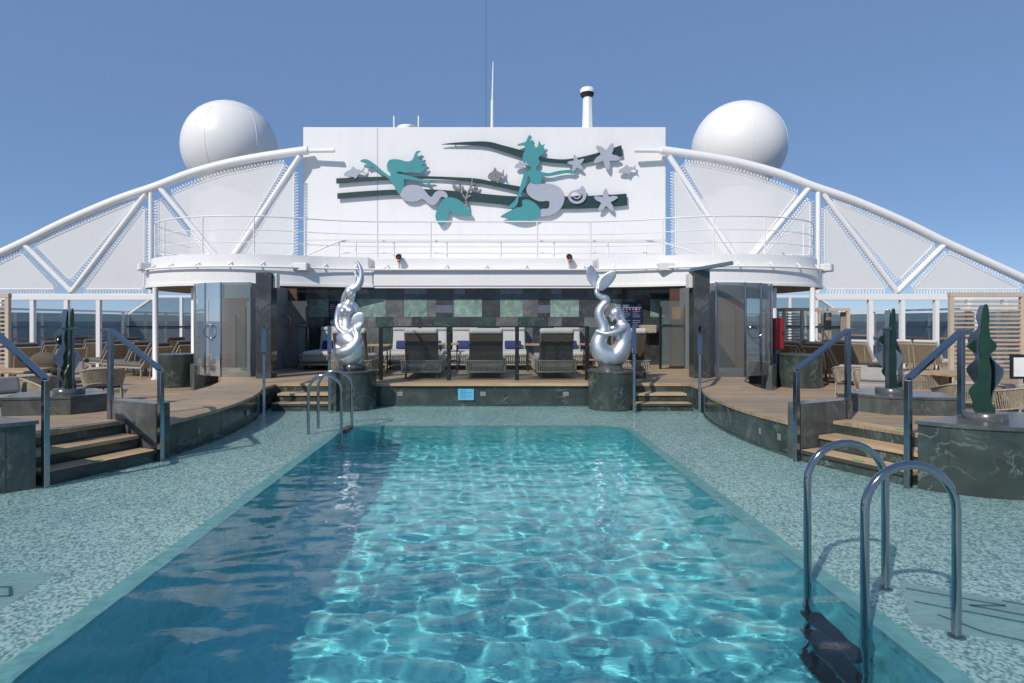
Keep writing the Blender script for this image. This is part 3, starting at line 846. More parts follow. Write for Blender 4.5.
    if s < 0: 
        q = [(X(284, 16.4) + .16 * math.cos(R(g)), 16.44, Z(321, 16.4) + .16 * math.sin(R(g))) for g in range(0, 361, 20)]
        MB().tube(q, .016, 8, cap=False).build('ring_handle', M['steel_rail'], t)
# navy notice boards on the bar front
def notice(px0, px1, py0, py1, label):
    Y = YM - .06; x0, x1, z0, z1 = X(px0, Y), X(px1, Y), Z(py1, Y), Z(py0, Y)
    t = thing('notice_board', label, 'sign', ((x0 + x1) / 2, Y, z0), 0, 'navy notice boards')
    MB().box(x0, x1, Y, Y + .045, z0, z1).build('board', M['navysign'], t, bevel=.005)
    g = MB(); wd = x1 - x0; ht = z1 - z0
    for col in (0.08, .55):
        for k in range(9):
            if k == 4: continue
            ln = wd * (.36 if (k * 7 + int(col * 10)) % 3 else .24)
            g.box(x0 + col * wd, x0 + col * wd + ln, Y - .004, Y, z1 - ht * (.34 + .062 * k), z1 - ht * (.315 + .062 * k))
    g.box(x0 + .08 * wd, x0 + .36 * wd, Y - .004, Y, z1 - ht * .16, z1 - ht * .10); g.box(x0 + .78 * wd, x0 + .95 * wd, Y - .004, Y, z1 - ht * .15, z1 - ht * .08)
    g.build('lettering', M['signtext'], t)
    MB().box(x0 + .02, x1 - .02, Y - .004, Y, z1 - ht * .195, z1 - ht * .185).build('rule', M['signwhite'], t)
    d = MB()
    for k in range(6): d.tube([(x0 + wd * (.12 + .15 * k), Y - .006, z1 - ht * .25), (x0 + wd * (.12 + .15 * k), Y, z1 - ht * .25)], .022 if k != 4 else .035, 12)
    d.build('dots', M['signred'], t)
notice(621, 642, 302, 331, 'navy notice board with columns of small text right of the mermaid hugging her tail')
notice(329, 345, 301, 331, 'navy notice board half hidden behind the seated mermaid statue')
# dark bar stools / service items seen at right of the bar front
c = P(648, 326, 17.9)
o = MB().box(c.x - .22, c.x + .22, 17.75, YM - .02, Z(333, 17.9), Z(325, 17.9)).build('wall_shelf', M['wicker_l'], bevel=.02)
tag(o, 'small pale shelf fixed to the marble wall, right of the navy notice board', 'shelf')
# ------------------------------------------------------------------ lattice wings of the deckhouse, with lashed sail panels
YT = YW - .32
MID = 484.5
def tp(px, py): return (X(px, YT), Z(py, YT))            # x, z on the plane of the wing
chord_px = [(661, 150), (667, 151), (705, 156.5), (742, 163.5), (780, 174), (813, 186.6), (848, 198.5), (880, 211.5), (912, 226), (944, 242), (984, 260.5), (1024, 279), (1062, 297)]
for s in S:
    w_ = 'right' if s > 0 else 'left'
    mp = (lambda px, py: tp(px, py)) if s > 0 else (lambda px, py: tp(2 * MID - px, py))
    v3 = lambda px, py, dy=0.: (mp(px, py)[0], YT + dy, mp(px, py)[1])
    t = thing('lattice_wing', 'white lattice wing with lashed fabric panels sloping down on the %s of the mural wall' % w_, 'lattice wing', v3(720, 295), 0, 'white lattice wings')
    MB().tube(cr([v3(*q) for q in chord_px], 5), .155, 16).build('top_chord', M['white'], t)
    MB().tube([v3(667, 151, 0), v3(634, 151, -.06)], .075, 10).build('chord_stub', M['white2'], t)
    for a, b, r in (((669, 156), (743, 268), .10), ((809, 188), (743, 268), .10), ((818, 190), (818, 293), .085), ((823, 194), (897, 292), .10), ((945, 244), (897, 292), .10)):
        MB().tube([v3(*a), v3(*b)], r, 12).build('brace', M['white2'], t)
    bx = (v3(812, 297), v3(1070, 297)); MB().beam(bx[0], bx[1], .16, .22).build('lower_chord', M['white'], t, bevel=.01)
    MB().tube([v3(690, 262, .1), v3(815, 262, .1)], .07, 10).build('inner_chord', M['white2'], t)
    for px in (870, 902, 936, 968, 1004):
        a = v3(px, 298); MB().box(a[0] - .07, a[0] + .07, YT - .07, YT + .07, ZO, a[2]).build('post', M['white2'], t)
    panels = [[(674, 167), (674, 257), (729, 257)], [(680, 161), (705, 165), (742, 172.5), (775, 183), (800, 193.5), (750, 257), (737, 257)],
              [(812, 195), (812, 257), (761, 257)], [(823, 203), (823, 291), (889, 291)],
              [(829, 198), (850, 206.5), (880, 219), (912, 233), (937, 244.5), (899, 283)], [(947, 251), (984, 269), (1020, 286), (1022, 291), (909, 291)]]
    for k, pl in enumerate(panels):
        poly = [mp(*q) for q in pl]
        inn = inset(poly, .07)
        # a hole-free cloth stretched between the members, rounded at its corners
        sm_ = []
        kk = len(inn)
        for i in range(kk):
            a, b, c = (Vector(inn[(i + j) % kk]) for j in (-1, 0, 1))
            d0 = min(.14, (a - b).length * .3); d1 = min(.14, (c - b).length * .3)
            p0 = b + (a - b).normalized() * d0; p1 = b + (c - b).normalized() * d1
            for q in (0, .33, .66, 1): sm_.append(tuple((1 - q) ** 2 * p0 + 2 * q * (1 - q) * b + q * q * p1))
        cl = MB(); cl.plate(sm_, YT + .004, YT + .012)
        o = cl.build('fabric_panel', M['mesh'], t)
        hem = MB(); hem.tube([(x, YT + .008, z) for x, z in sm_ + sm_[:1]], .022, 6, cap=False); hem.build('hem', M['white2'], o)
        lc = MB(); zig = []
        for i in range(kk):
            a, b = Vector(poly[i]), Vector(poly[(i + 1) % kk]); ia, ib = Vector(inn[i]), Vector(inn[(i + 1) % kk])
            n = max(2, int((b - a).length / .115)); cen = sum((Vector(q) for q in inn), Vector((0, 0))) / kk
            dirn = (ib - ia).normalized(); nn = Vector((dirn.y, -dirn.x))
            if (ia - cen).dot(nn) < 0: nn = -nn
            for j in range(n):
                p = ia.lerp(ib, (j + .2) / n); e = ia.lerp(ib, (j + .5) / n) + nn * .17; e2 = ia.lerp(ib, (j + .62) / n) + nn * .17; p2 = ia.lerp(ib, (j + .92) / n)
                zig += [(p.x, YT, p.y), (e.x, YT, e.y), (e2.x, YT, e2.y), (p2.x, YT, p2.y)]
        lc.tube(zig, .013, 4, cap=False)
        lc.build('lacing', M['rope_w'], o)

# ------------------------------------------------------------------ radomes and masts
for cx, cyp, s, rr in ((230.5, 148, 'left', 47.4), (738.5, 148, 'right', 47.0)):
    Y = 31.; c = P(cx, cyp, Y); r = rr * Y / F
    r *= .93 if False else .955
    t = thing('radome', 'large white radar dome rising behind the %s lattice wing' % s, 'radome', (c.x, Y, ZO), 0, 'large radar domes')
    n = 48; prof = [(r * math.sin(R(g)), c.z - r * math.cos(R(g))) for g in range(24, 181, 4)]; prof[-1] = (0.0001, c.z + r)
    MB().lathe(c.x, Y, prof, n).build('dome', M['radome'], t)
    g = MB()
    zz = c.z + r * math.sin(R(46)); rr2 = math.sqrt(max(0, r * r - (zz - c.z) ** 2)) + .004
    g.lathe(c.x, Y, [(rr2, zz - .015), (rr2 + .004, zz), (rr2 - .006, zz + .015)], n, cap=False)
    for a in range(0, 360, 60):
        q = [(c.x + (r + .002) * math.cos(R(e)) * math.cos(R(a + 24)), Y + (r + .002) * math.cos(R(e)) * math.sin(R(a + 24)), c.z + (r + .002) * math.sin(R(e))) for e in range(-60, 46, 6)]
        g.tube(q, .010, 5)
    g.build('panel_joint', M['radome'], t)
    MB().lathe(c.x, Y, [(r * .80, 3.5), (r * .80, c.z - r * 1.12), (r * .5, c.z - r * 1.06), (r * .44, c.z - r * .9)], n).build('pedestal', M['white'], t)
# masts on the roof of the mural wall
zr = Z(127, YW)
t = thing('whip_antenna', 'tall thin white whip antenna standing above the middle of the mural wall', 'antenna', (X(492, YW + 1), YW + 1, zr))
MB().tube([(X(491.8, YW + 1), YW + 1, zr - .3), (X(492.3, YW + 1), YW + 1, Z(100, YW + 1))], .055, 8).build('base_pole', M['white2'], t)
MB().tube([(X(492.3, YW + 1), YW + 1, Z(100, YW + 1)), (X(493.2, YW + 1), YW + 1, Z(62, YW + 1))], [.035, .02], 8).build('whip', M['white2'], t)
Ym = YW + 2
t = thing('navigation_mast', 'short tapered white mast with a grey banded round cap above the mural wall', 'mast', (X(587.5, Ym), Ym, zr))
k = Ym / F
MB().lathe(X(587.7, Ym), Ym, [(6.2 * k, zr - .3), (4.6 * k, Z(98, Ym))], 8, smooth=False).build('tapered_pole', M['white'], t)
MB().lathe(X(587.2, Ym), Ym, [(4 * k, Z(98.2, Ym)), (6.6 * k, Z(95.8, Ym)), (7 * k, Z(93.5, Ym))], 24).build('collar', M['dark_metal'], t)
MB().lathe(X(587.2, Ym), Ym, [(7 * k, Z(93.4, Ym)), (7 * k, Z(90, Ym)), (5.8 * k, Z(88.4, Ym)), (.0001, Z(87.8, Ym))], 24).build('cap', M['white'], t)
for px, pt, lb in ((394, 116, 'left of the two'), (418.5, 116, 'right of the two')):
    o = MB().tube([(X(px, YW + 1), YW + 1, zr - .25), (X(px, YW + 1), YW + 1, Z(pt, YW + 1))], .03, 8).build('rod_antenna', M['white2'])
    tag(o, 'short white rod antenna above the wall, %s beside the small dish' % lb, 'antenna', 'short rod antennas')
t = thing('dish_antenna', 'small flat white dish peeping over the left part of the mural wall', 'antenna', (X(408, YW + 1), YW + 1, zr))
MB().lathe(X(408, YW + 1), YW + 1, [(.05, zr - .1), (.2, zr + .12), (.42, zr + .30), (.40, zr + .31), (.0001, zr + .16)], 24).build('dish', M['white'], t)
MB().tube([(X(408, YW + 1), YW + 1, zr - .4), (X(408, YW + 1), YW + 1, zr + .1)], .06, 8).build('mount', M['white2'], t)
o = MB().tube([(X(486, YW + 3), YW + 3, zr - .3), (X(486, YW + 3), YW + 3, zr + 11)], .007, 5).build('stay_wire', M['dark_metal'])
tag(o, 'thin dark stay wire running up into the sky above the mural wall', 'wire')

# ------------------------------------------------------------------ the mural: cut-outs standing off the wall
def C2(px, py, off): return (X(px, YW), Z(py, YW))
zA = lambda q: (330 + q[0] * .14648, 130 + q[1] * .14648)
zB = lambda q: (480 + q[0] * .15625, 130 + q[1] * .15625)
zC = lambda q: (300 + q[0] * .37109, 60 + q[1] * .37109)
def cut(name, pts, conv, mat, parent, off, th=.035, n=3, closed_curve=True):
    q = [C2(*conv(p), 0) for p in pts]
    if n > 1: q = [(v.x, v.y) for v in cr([(a, b, 0) for a, b in q], n, True)]
    m = MB().plate(q, YW - off - th, YW - off)
    return m.build(name, mat, parent)
def pins(parent, pts, conv, off):
    m = MB()
    for p in pts:
        x, z = C2(*conv(p), 0); m.tube([(x, YW - off, z), (x, YW, z)], .02, 6)
    m.build('standoff_pin', M['dark_metal'], parent)
def mural(name, label, cat, anchor, conv, group=None):
    x, z = C2(*conv(anchor), 0); return thing(name, label, cat, (x, YW, z), 0, group)
bands = [('uppermost dark green wave band, thin at its left end, behind the sitting mermaid',
          [(380, 230), (420, 225), (500, 222), (545, 232), (600, 247), (640, 262), (700, 270), (750, 265), (810, 250), (864, 232)], [(868, 260), (820, 268), (760, 280), (700, 280), (650, 275), (600, 265), (550, 250), (500, 235), (440, 231)]),
         ('middle dark green wave band crossing the swimming mermaid and ending behind the sitting one',
          [(100, 321), (170, 318), (240, 316), (330, 315), (420, 318), (480, 322), (530, 332), (600, 344), (640, 352)], [(640, 366), (610, 360), (540, 345), (480, 333), (420, 326), (330, 322), (240, 325), (170, 329), (100, 335)]),
         ('lowest and broadest dark green wave band under both mermaids',
          [(103, 361), (180, 355), (260, 351), (340, 350), (420, 355), (500, 363), (580, 369), (700, 370), (800, 367), (878, 362)], [(880, 393), (800, 400), (700, 402), (600, 396), (520, 388), (440, 380), (350, 369), (260, 365), (180, 370), (103, 376)])]
for lb, up, lo in bands:
    t = mural('wave_band', lb, 'mural cut-out', up[len(up) // 2], zC, 'dark green wave bands of the mural')
    a = [(v.x, v.y) for v in cr([(*p, 0) for p in up], 4)]; b = [(v.x, v.y) for v in cr([(*p, 0) for p in lo], 4)]
    cut('band', a + b, zC, M['band'], t, .09, n=1)
    pins(t, [((u_[0]), (u_[1] + 7)) for u_ in up[1:-1:2]], zC, .09)
# swimming mermaid
t = mural('mural_mermaid', 'swimming teal mermaid cut-out with streaming hair, left of the two on the white wall', 'mural cut-out', (560, 400), zA, 'mermaids of the mural')
cut('upper_body', [(212, 219), (235, 207), (268, 212), (300, 232), (330, 255), (360, 283), (395, 310), (414, 322), (417, 302), (400, 285), (394, 262), (395, 237), (410, 214), (440, 207), (480, 210), (520, 221), (556, 218), (574, 196), (584, 168), (600, 151), (622, 153), (604, 166), (601, 186), (634, 178), (612, 198), (612, 212), (640, 204), (626, 222), (658, 228), (638, 244), (632, 256), (665, 252), (650, 276), (630, 296), (610, 303), (560, 296), (520, 301), (490, 292), (462, 292), (470, 306), (510, 311), (570, 326), (640, 345), (700, 347), (708, 352), (678, 360), (690, 378), (704, 396), (676, 380), (650, 362), (600, 355), (545, 345), (508, 346), (512, 375), (500, 405), (480, 446), (462, 425), (445, 395), (420, 355), (395, 333), (360, 308), (325, 280), (292, 256), (262, 263), (252, 254), (238, 246), (262, 240), (232, 230)], zA, M['teal'], t, .125)
cut('tail', [(480, 448), (490, 425), (505, 400), (530, 385), (575, 381), (620, 390), (650, 420), (675, 450), (695, 463), (708, 446), (725, 428), (755, 418), (790, 430), (806, 456), (796, 472), (775, 462), (755, 468), (735, 500), (710, 517), (680, 512), (655, 490), (630, 475), (600, 490), (560, 495), (515, 485)], zA, M['lav'], t, .12)
cut('tail_fin', [(800, 466), (850, 470), (900, 495), (940, 540), (970, 586), (920, 588), (860, 580), (818, 562), (810, 600), (785, 640), (755, 656), (732, 630), (722, 590), (735, 545), (765, 495)], zA, M['teal'], t, .13)
pins(t, [(440, 250), (480, 400), (600, 440), (860, 530)], zA, .125)
# sitting mermaid
t = mural('mural_mermaid', 'sitting teal mermaid cut-out with a curled tail, right of the two on the white wall', 'mural cut-out', (420, 420), zB, 'mermaids of the mural')
cut('upper_body', [(315, 39), (330, 58), (318, 76), (340, 88), (352, 118), (368, 112), (376, 76), (390, 104), (414, 98), (404, 116), (412, 130), (406, 148), (400, 166), (382, 174), (374, 190), (380, 208), (374, 228), (360, 242), (360, 262), (396, 276), (440, 282), (500, 268), (560, 262), (602, 262), (614, 272), (590, 287), (555, 281), (500, 291), (440, 302), (405, 303), (392, 328), (385, 350), (350, 352), (322, 344), (320, 318), (306, 300), (297, 330), (286, 370), (262, 412), (246, 442), (240, 478), (216, 500), (180, 511), (174, 500), (205, 472), (231, 440), (255, 372), (272, 310), (285, 276), (318, 264), (322, 242), (296, 236), (276, 216), (271, 186), (275, 160), (288, 134), (280, 106), (246, 108), (240, 99), (272, 89), (290, 84), (302, 60)], zB, M['teal'], t, .125)
cut('tail', [(318, 345), (350, 340), (385, 350), (440, 350), (500, 370), (533, 410), (535, 460), (510, 510), (460, 545), (400, 558), (378, 552), (388, 512), (430, 508), (441, 488), (436, 460), (380, 462), (330, 440), (302, 412), (296, 378)], zB, M['lav'], t, .12)
cut('tail_fin', [(130, 560), (180, 528), (230, 506), (270, 492), (268, 458), (300, 451), (345, 470), (375, 500), (385, 540), (375, 560), (340, 580), (280, 595), (220, 588), (170, 570)], zB, M['teal'], t, .135)
pins(t, [(320, 180), (350, 300), (440, 400), (300, 540)], zB, .125)
def star(c, Ro, Ri, rot, sweep, wob=1.):
    pts = []
    for k in range(5):
        a = rot + k * 72
        for da, rr in ((0, Ro), (15, Ro * .74), (36, Ri), (57, Ro * .68)):
            pts.append((c[0] + rr * math.cos(R(a + da + sweep * rr / Ro)), c[1] - rr * math.sin(R(a + da + sweep * rr / Ro))))
    return pts
for lb, c, Ro, Ri, rot, sw in (('large lavender starfish with flower-like arms at the right end of the uppermost band', (803, 175), 92, 38, 50, 12), ('lavender starfish held out on the hand of the sitting mermaid', (612, 222), 58, 25, 20, 10), ('lavender starfish at the right end of the lowest wave band', (800, 460), 80, 33, 95, -6)):
    t = mural('mural_starfish', lb, 'mural cut-out', c, zB, 'starfish of the mural')
    cut('starfish', star(c, Ro, Ri, rot, sw), zB, M['lav'], t, .145, n=3); pins(t, [c], zB, .145)
def fish(lb, c, L, flip, tilt, conv, mat, deep=.30):
    o = [(-.5, .0), (-.38, deep * .42), (-.15, deep * .6), (.02, deep * 1.0), (.08, deep * .55), (.25, deep * .3), (.32, deep * .16), (.5, deep * .62), (.43, 0), (.5, -deep * .75), (.32, -deep * .14), (.12, -deep * .45), (-.02, -deep * .9), (-.1, -deep * .55), (-.35, -deep * .36)]
    ct, st = math.cos(R(tilt)), math.sin(R(tilt))
    pts = [(c[0] + L * (flip * x * ct + y * st), c[1] - L * (-flip * x * st + y * ct)) for x, y in o]
    t = mural('mural_fish', lb, 'mural cut-out', c, conv, 'fish of the mural'); cut('fish', pts, conv, mat, t, .135, n=2); pins(t, [c], conv, .135)
fish('pale lavender fish above the left ends of the wave bands', (175, 300), 150, 1, -12, zA, M['lav'])
fish('small lavender fish beside the neck of the sitting mermaid', (262, 232), 88, 1, -18, zB, M['lav'], .34)
fish('lavender fish right of the uppermost band, farthest right on the wall', (938, 262), 118, 1, -14, zB, M['lav'], .30)
fish('mottled grey angelfish between the two mermaids', (105, 300), 112, 1, -12, zB, M['fishgrey'], .50)
# spiral shell
t = mural('mural_shell', 'lavender spiral shell cut-out right of the sitting mermaid', 'mural cut-out', (612, 430), zB)
pts = []; inner = []
for i in range(0, 66):
    a = R(40 - i * 9.5); ro = 64 * (1 - i / 66) ** .85 + 5; wd = 19 * (1 - i / 66) + 4
    pts.append((610 + ro * math.cos(a), 428 - ro * math.sin(a) * .88)); inner.append((610 + max(1, ro - wd) * math.cos(a), 428 - max(1, ro - wd) * math.sin(a) * .88))
xs_ = [C2(*zB(p), 0) for p in pts]; xi_ = [C2(*zB(p), 0) for p in inner]
m = MB(); k = len(xs_)
for y in (YW - .18, YW - .145): m.add([(a, y, b) for a, b in xs_] + [(a, y, b) for a, b in xi_], [(i, i + 1, k + i + 1, k + i) for i in range(k - 1)])
for q in (xs_, xi_): m.add([(a, YW - .18, b) for a, b in q] + [(a, YW - .145, b) for a, b in q], [(i, i + 1, k + i + 1, k + i) for i in range(k - 1)])
lip = [C2(*zB(p), 0) for p in ((632, 385), (648, 362), (668, 380), (674, 405), (662, 425), (640, 410), (612, 388))]
m.plate(lip, YW - .182, YW - .143)
m.build('shell', M['lav'], t); pins(t, [(655, 395)], zB, .145)
# coral
t = mural('mural_coral', 'branching grey coral cut-out on the bands beside the swimming mermaid', 'mural cut-out', (930, 480), zA)
m = MB()
for br in ([(938, 532), (930, 480), (905, 440), (868, 395), (818, 345)], [(930, 482), (945, 425), (968, 380), (974, 335)], [(903, 440), (905, 388)], [(880, 412), (850, 408), (842, 385)], [(932, 470), (962, 452)], [(948, 420), (1000, 400), (1012, 380)], [(955, 405), (1000, 425)], [(885, 415), (888, 372)], [(965, 385), (990, 372)]):
    m.tube([(X(zA(q)[0], YW), YW - .135, Z(zA(q)[1], YW)) for q in br], [max(.018, .05 - .01 * i) for i in range(len(br))], 8)
m.build('coral', M['fishgrey'], t); pins(t, [(930, 490)], zA, .135)
# ------------------------------------------------------------------ silver mermaid statues
def fuse(mb, name, mat, parent, voxel=.014, smooth=6):
    """one continuous skin over overlapping limbs"""
    me = bpy.data.meshes.new('tmp'); me.from_pydata([tuple(q) for q in mb.v], [], mb.f)
    o = bpy.data.objects.new('tmp', me); COL.objects.link(o)
    r = o.modifiers.new('r', 'REMESH'); r.mode = 'VOXEL'; r.voxel_size = voxel
    sm_ = o.modifiers.new('s', 'SMOOTH'); sm_.iterations = smooth; sm_.factor = .5
    dg = bpy.context.evaluated_depsgraph_get(); dg.update()
    e = bpy.data.meshes.new_from_object(o.evaluated_get(dg)); bpy.data.objects.remove(o)
    inv = MAT[parent.name].inverted(); e.transform(inv)
    e.name = name; e.materials.clear(); e.materials.append(mat)
    e.polygons.foreach_set('use_smooth', [True] * len(e.polygons))
    q = bpy.data.objects.new(name, e); COL.objects.link(q); q.parent = parent; MAT[q.name] = MAT[parent.name]
    return q
class Fig(MB):
    """limbs given in zoom pixels of the statue (X, Y down), depth towards the viewer in the same units"""
    def __init__(s, cx, cy, cz, x0, y0, k): super().__init__(); s.c = Vector((cx, cy, cz)); s.x0, s.y0, s.k = x0, y0, k
    def p(s, X_, Y_, D=0): return s.c + Vector(((X_ - s.x0) * s.k, -D * s.k, (s.y0 - Y_) * s.k))
    def limb(s, *nodes, n=6, m=14):
        pts = cr([(a, b, c) for a, b, c, r in nodes], n) if len(nodes) > 2 else [Vector(q[:3]) for q in nodes]
        rs = [v.x for v in (cr([(r, 0, 0) for *_, r in nodes], n) if len(nodes) > 2 else [Vector((q[3], 0, 0)) for q in nodes])]
        P3 = [s.p(*q) for q in pts]; rr = [max(.5, r) * s.k for r in rs]
        s.tube(P3, rr, m)
        s.ball(P3[0], rr[0], 12); s.ball(P3[-1], rr[-1], 12)
        return s
    def blob(s, X_, Y_, D, r, sq=(1, 1, 1), rot=0):
        return s.ball(s.p(X_, Y_, D), r * s.k, 18, sq, Matrix.Rotation(R(rot), 3, 'Y'))
    def blade(s, pts, D0, th, bend=0.):
        """a fluke: a leaf outline thick in its middle, thin at the edge"""
        q = [Vector((a, b)) for a, b in pts]; c = sum(q, Vector((0, 0))) / len(q); k = len(q)
        rings = []
        for f, tt in ((1, .45), (.75, .75), (.4, .95), (0.02, 1)):
            rings.append([(c + (v - c) * f, tt) for v in q])
        vs = []; fs = []
        for sgn in (1, -1):
            o = len(vs)
            for rg in rings:
                for v, tt in rg: vs.append(s.p(v.x, v.y, D0 + sgn * tt * th + bend * ((v - c).length / 40) ** 2))
            for i in range(3):
                for j in range(k): fs.append((o + i * k + j, o + i * k + (j + 1) % k, o + (i + 1) * k + (j + 1) % k, o + (i + 1) * k + j))
            fs.append(tuple(o + 3 * k + j for j in range(k)))
        h = len(vs) // 2
        fs += [(j, (j + 1) % k, h + (j + 1) % k, h + j) for j in range(k)]
        return s.add(vs, fs, True)
def hand(f, X_, Y_, D, dx, dy, dd, k=1.):
    """palm with four curved fingers and a thumb; (dx,dy,dd) points along the hand"""
    v = Vector((dx, dy, dd)).normalized(); side = v.cross(Vector((0, 0, 1))).normalized() if abs(v.z) < .9 else Vector((1, 0, 0))
    o = Vector((X_, Y_, D))
    f.limb((*o, 7 * k), (*(o + v * 9 * k), 8 * k))
    for i, ln in enumerate((17, 20, 19, 15)):
        a = o + v * 13 * k + side * (i - 1.5) * 4.6 * k; b = a + v * ln * .55 * k; c = b + (v * .75 + Vector((0, .5, -.35))).normalized() * ln * .5 * k
        f.limb((*a, 2.7 * k), (*b, 2.4 * k), (*c, 1.7 * k), n=3, m=8)
    a = o + side * 7 * k; f.limb((*a, 3 * k), (*(a + side * 6 * k + v * 8 * k), 2.6 * k), (*(a + side * 5 * k + v * 15 * k), 1.8 * k), n=3, m=8)

# right statue: body bent into a U, arms round the raised tail
kR = .00435
t = thing('mermaid_statue', 'silver mermaid statue bent double, hugging her raised tail on the right plinth', 'statue', (U(2.62), 12.28, .8))
f = Fig(U(2.62), 12.28, .745, 187, 560, kR)
f.limb((124, 172, 0, 12), (126, 190, 2, 13), (146, 206, 4, 15), (166, 212, 4, 17), (168, 228, 2, 18), (150, 248, 0, 21), (137, 275, 0, 23), (140, 305, 0, 25), (153, 335, 2, 27), (157, 365, 4, 30), (142, 392, 4, 34), (134, 420, 2, 40), (140, 452, 0, 47), (165, 480, 0, 52), (200, 488, 0, 53), (230, 465, 0, 49), (247, 430, 0, 41), (253, 400, 2, 36), (252, 372, 2, 36), (246, 348, 2, 33), (238, 334, 2, 24), n=5, m=20)
f.limb((238, 335, 2, 15), (226, 316, 4, 11), (216, 300, 6, 12))                     # neck
f.limb((252, 344, 24, 17), (226, 362, 40, 14), (196, 371, 46, 12), (160, 376, 44, 10.5), (132, 368, 36, 8))
f.limb((240, 346, -24, 16), (206, 352, -36, 13), (176, 362, -40, 11), (150, 368, -38, 9))
hand(f, 132, 368, 36, -1, -.25, -.3, .8); hand(f, 150, 368, -38, -1, .1, .2, .8)
f.blob(222, 388, 26, 15); f.blob(222, 386, -12, 14)
# head, face to the left
f.blob(206, 284, 6, 25, (.86, .84, 1.1), -14); f.blob(198, 298, 6, 17, (.9, .8, 1))
f.limb((186, 288, 6, 4), (181, 296, 6, 4.5)); f.limb((188, 304, 6, 4.2), (189, 308, 6, 4)); f.blob(194, 314, 6, 8)
f.blob(190, 283, 16, 4.5); f.blob(190, 283, -4, 4.5); f.blob(210, 288, 28, 6, (.7, .5, 1)); f.blob(210, 288, -16, 6, (.7, .5, 1))
fuse(f, 'body', M['silver'], t)
h = Fig(U(2.62), 12.28, .745, 187, 560, kR)
h.blob(213, 278, 6, 27, (.85, .95, 1.0), -16)
h.limb((220, 264, 6, 18), (236, 290, 4, 17), (244, 318, 0, 16), (262, 345, -10, 17), (272, 385, -14, 12), (270, 420, -14, 4))
h.limb((222, 268, 16, 10), (240, 300, 18, 10), (256, 335, 14, 11), (272, 372, 4, 6))
fuse(h, 'hair', M['silver'], t, .013, 5)
h = Fig(U(2.62), 12.28, .745, 187, 560, kR)
h.blade([(122, 174), (102, 154), (80, 124), (72, 92), (78, 64), (90, 50), (108, 66), (126, 90), (140, 116), (142, 144), (136, 168)], 0, 9, 4)
h.blade([(124, 174), (126, 146), (138, 116), (162, 94), (190, 82), (214, 82), (211, 112), (194, 140), (172, 162), (146, 177)], 4, 9, 6)
fuse(h, 'tail_fin', M['silver'], t, .012, 3)
MB().lathe(U(2.62), 12.28, [(.27, .80), (.26, .84), (.235, .92), (.25, .94)], 40).build('base_block', M['grey_marble'], t)

# left statue: seated, tail coiled in front, crescent headdress
kL = .0045
t = thing('mermaid_statue', 'silver mermaid statue sitting on a rock with a crescent headdress on the left plinth', 'statue', (U(-2.66), 12.28, .8))
A = (U(-2.66), 12.28, .77, 152, 560, kL)
f = Fig(*A)
f.limb((132, 412, 0, 44), (132, 384, 2, 42), (130, 352, 4, 34), (128, 322, 2, 29), (129, 295, 0, 34), (132, 272, -2, 37), (138, 250, -2, 22), n=5, m=20)
f.limb((138, 258, -2, 15), (143, 240, 0, 11), (148, 226, 6, 11))
f.limb((112, 262, 0, 18), (150, 260, 0, 20), (162, 264, 0, 16))
f.limb((99, 266, 2, 17), (88, 300, 2, 15), (86, 335, 10, 13), (96, 362, 26, 12), (118, 380, 42, 9.5), (130, 384, 46, 8)); hand(f, 130, 384, 46, 1, .15, .2, .8)
f.limb((167, 268, 0, 15), (176, 302, 0, 13.5), (180, 335, 10, 12), (172, 360, 30, 11), (154, 376, 44, 8.5)); hand(f, 154, 376, 44, -1, .2, .2, .8)
f.blob(118, 288, 30, 17); f.blob(152, 286, 30, 16)
# tail: lap, coil, then up to the fluke
f.limb((128, 410, 8, 48), (150, 418, 30, 46), (172, 438, 40, 42), (172, 470, 40, 40), (150, 498, 36, 40), (120, 500, 24, 40), (98, 482, 10, 36), (96, 455, 0, 30), n=6, m=18)
f.limb((100, 478, 40, 26), (125, 470, 56, 27), (152, 460, 64, 26), (176, 440, 62, 23), (190, 412, 56, 19), (187, 388, 50, 15), (178, 366, 46, 12), (180, 350, 44, 10), n=6, m=16)
f.limb((170, 505, 20, 38), (182, 478, 10, 32), (180, 450, 6, 26))
# head turned down to the right
f.blob(148, 208, 8, 25, (.86, .86, 1.1), 14); f.blob(156, 222, 12, 16, (.85, .85, 1))
f.limb((164, 210, 22, 3.6), (170, 218, 24, 4.4)); f.limb((164, 227, 20, 4), (167, 229, 18, 3.5)); f.blob(161, 236, 16, 7)
f.blob(158, 206, 26, 4.4); f.blob(168, 207, 8, 4.4); f.blob(140, 212, 26, 6, (.6, .5, 1))
fuse(f, 'body', M['silver'], t)
h = Fig(*A)
h.blob(143, 200, 4, 28, (.9, .95, .95), 14)
h.limb((126, 205, 6, 14), (112, 235, 0, 12), (108, 270, -16, 13), (112, 315, -24, 11), (106, 350, -26, 5))
h.limb((138, 186, 4, 17), (166, 184, 6, 18), (187, 160, 6, 16), (195, 125, 6, 13), (190, 90, 5, 10), (174, 62, 4, 6), (157, 44, 4, 2), n=6)
h.limb((132, 186, 6, 11), (152, 176, 10, 10), (168, 156, 12, 8), (172, 130, 12, 6), (164, 108, 10, 4), (150, 100, 10, 2), n=6)
fuse(h, 'headdress', M['silver'], t, .012, 4)
h = Fig(*A)
h.blade([(178, 362), (162, 342), (158, 322), (168, 305), (186, 294), (206, 291), (219, 298), (219, 326), (211, 354), (200, 378), (186, 388)], 44, 9, 4)
h.blade([(178, 362), (184, 352), (196, 344), (212, 342), (206, 362), (194, 380), (184, 382)], 56, 7, 4)
fuse(h, 'tail_fin', M['silver'], t, .012, 3)
m = MB(); rr = random.Random(3)
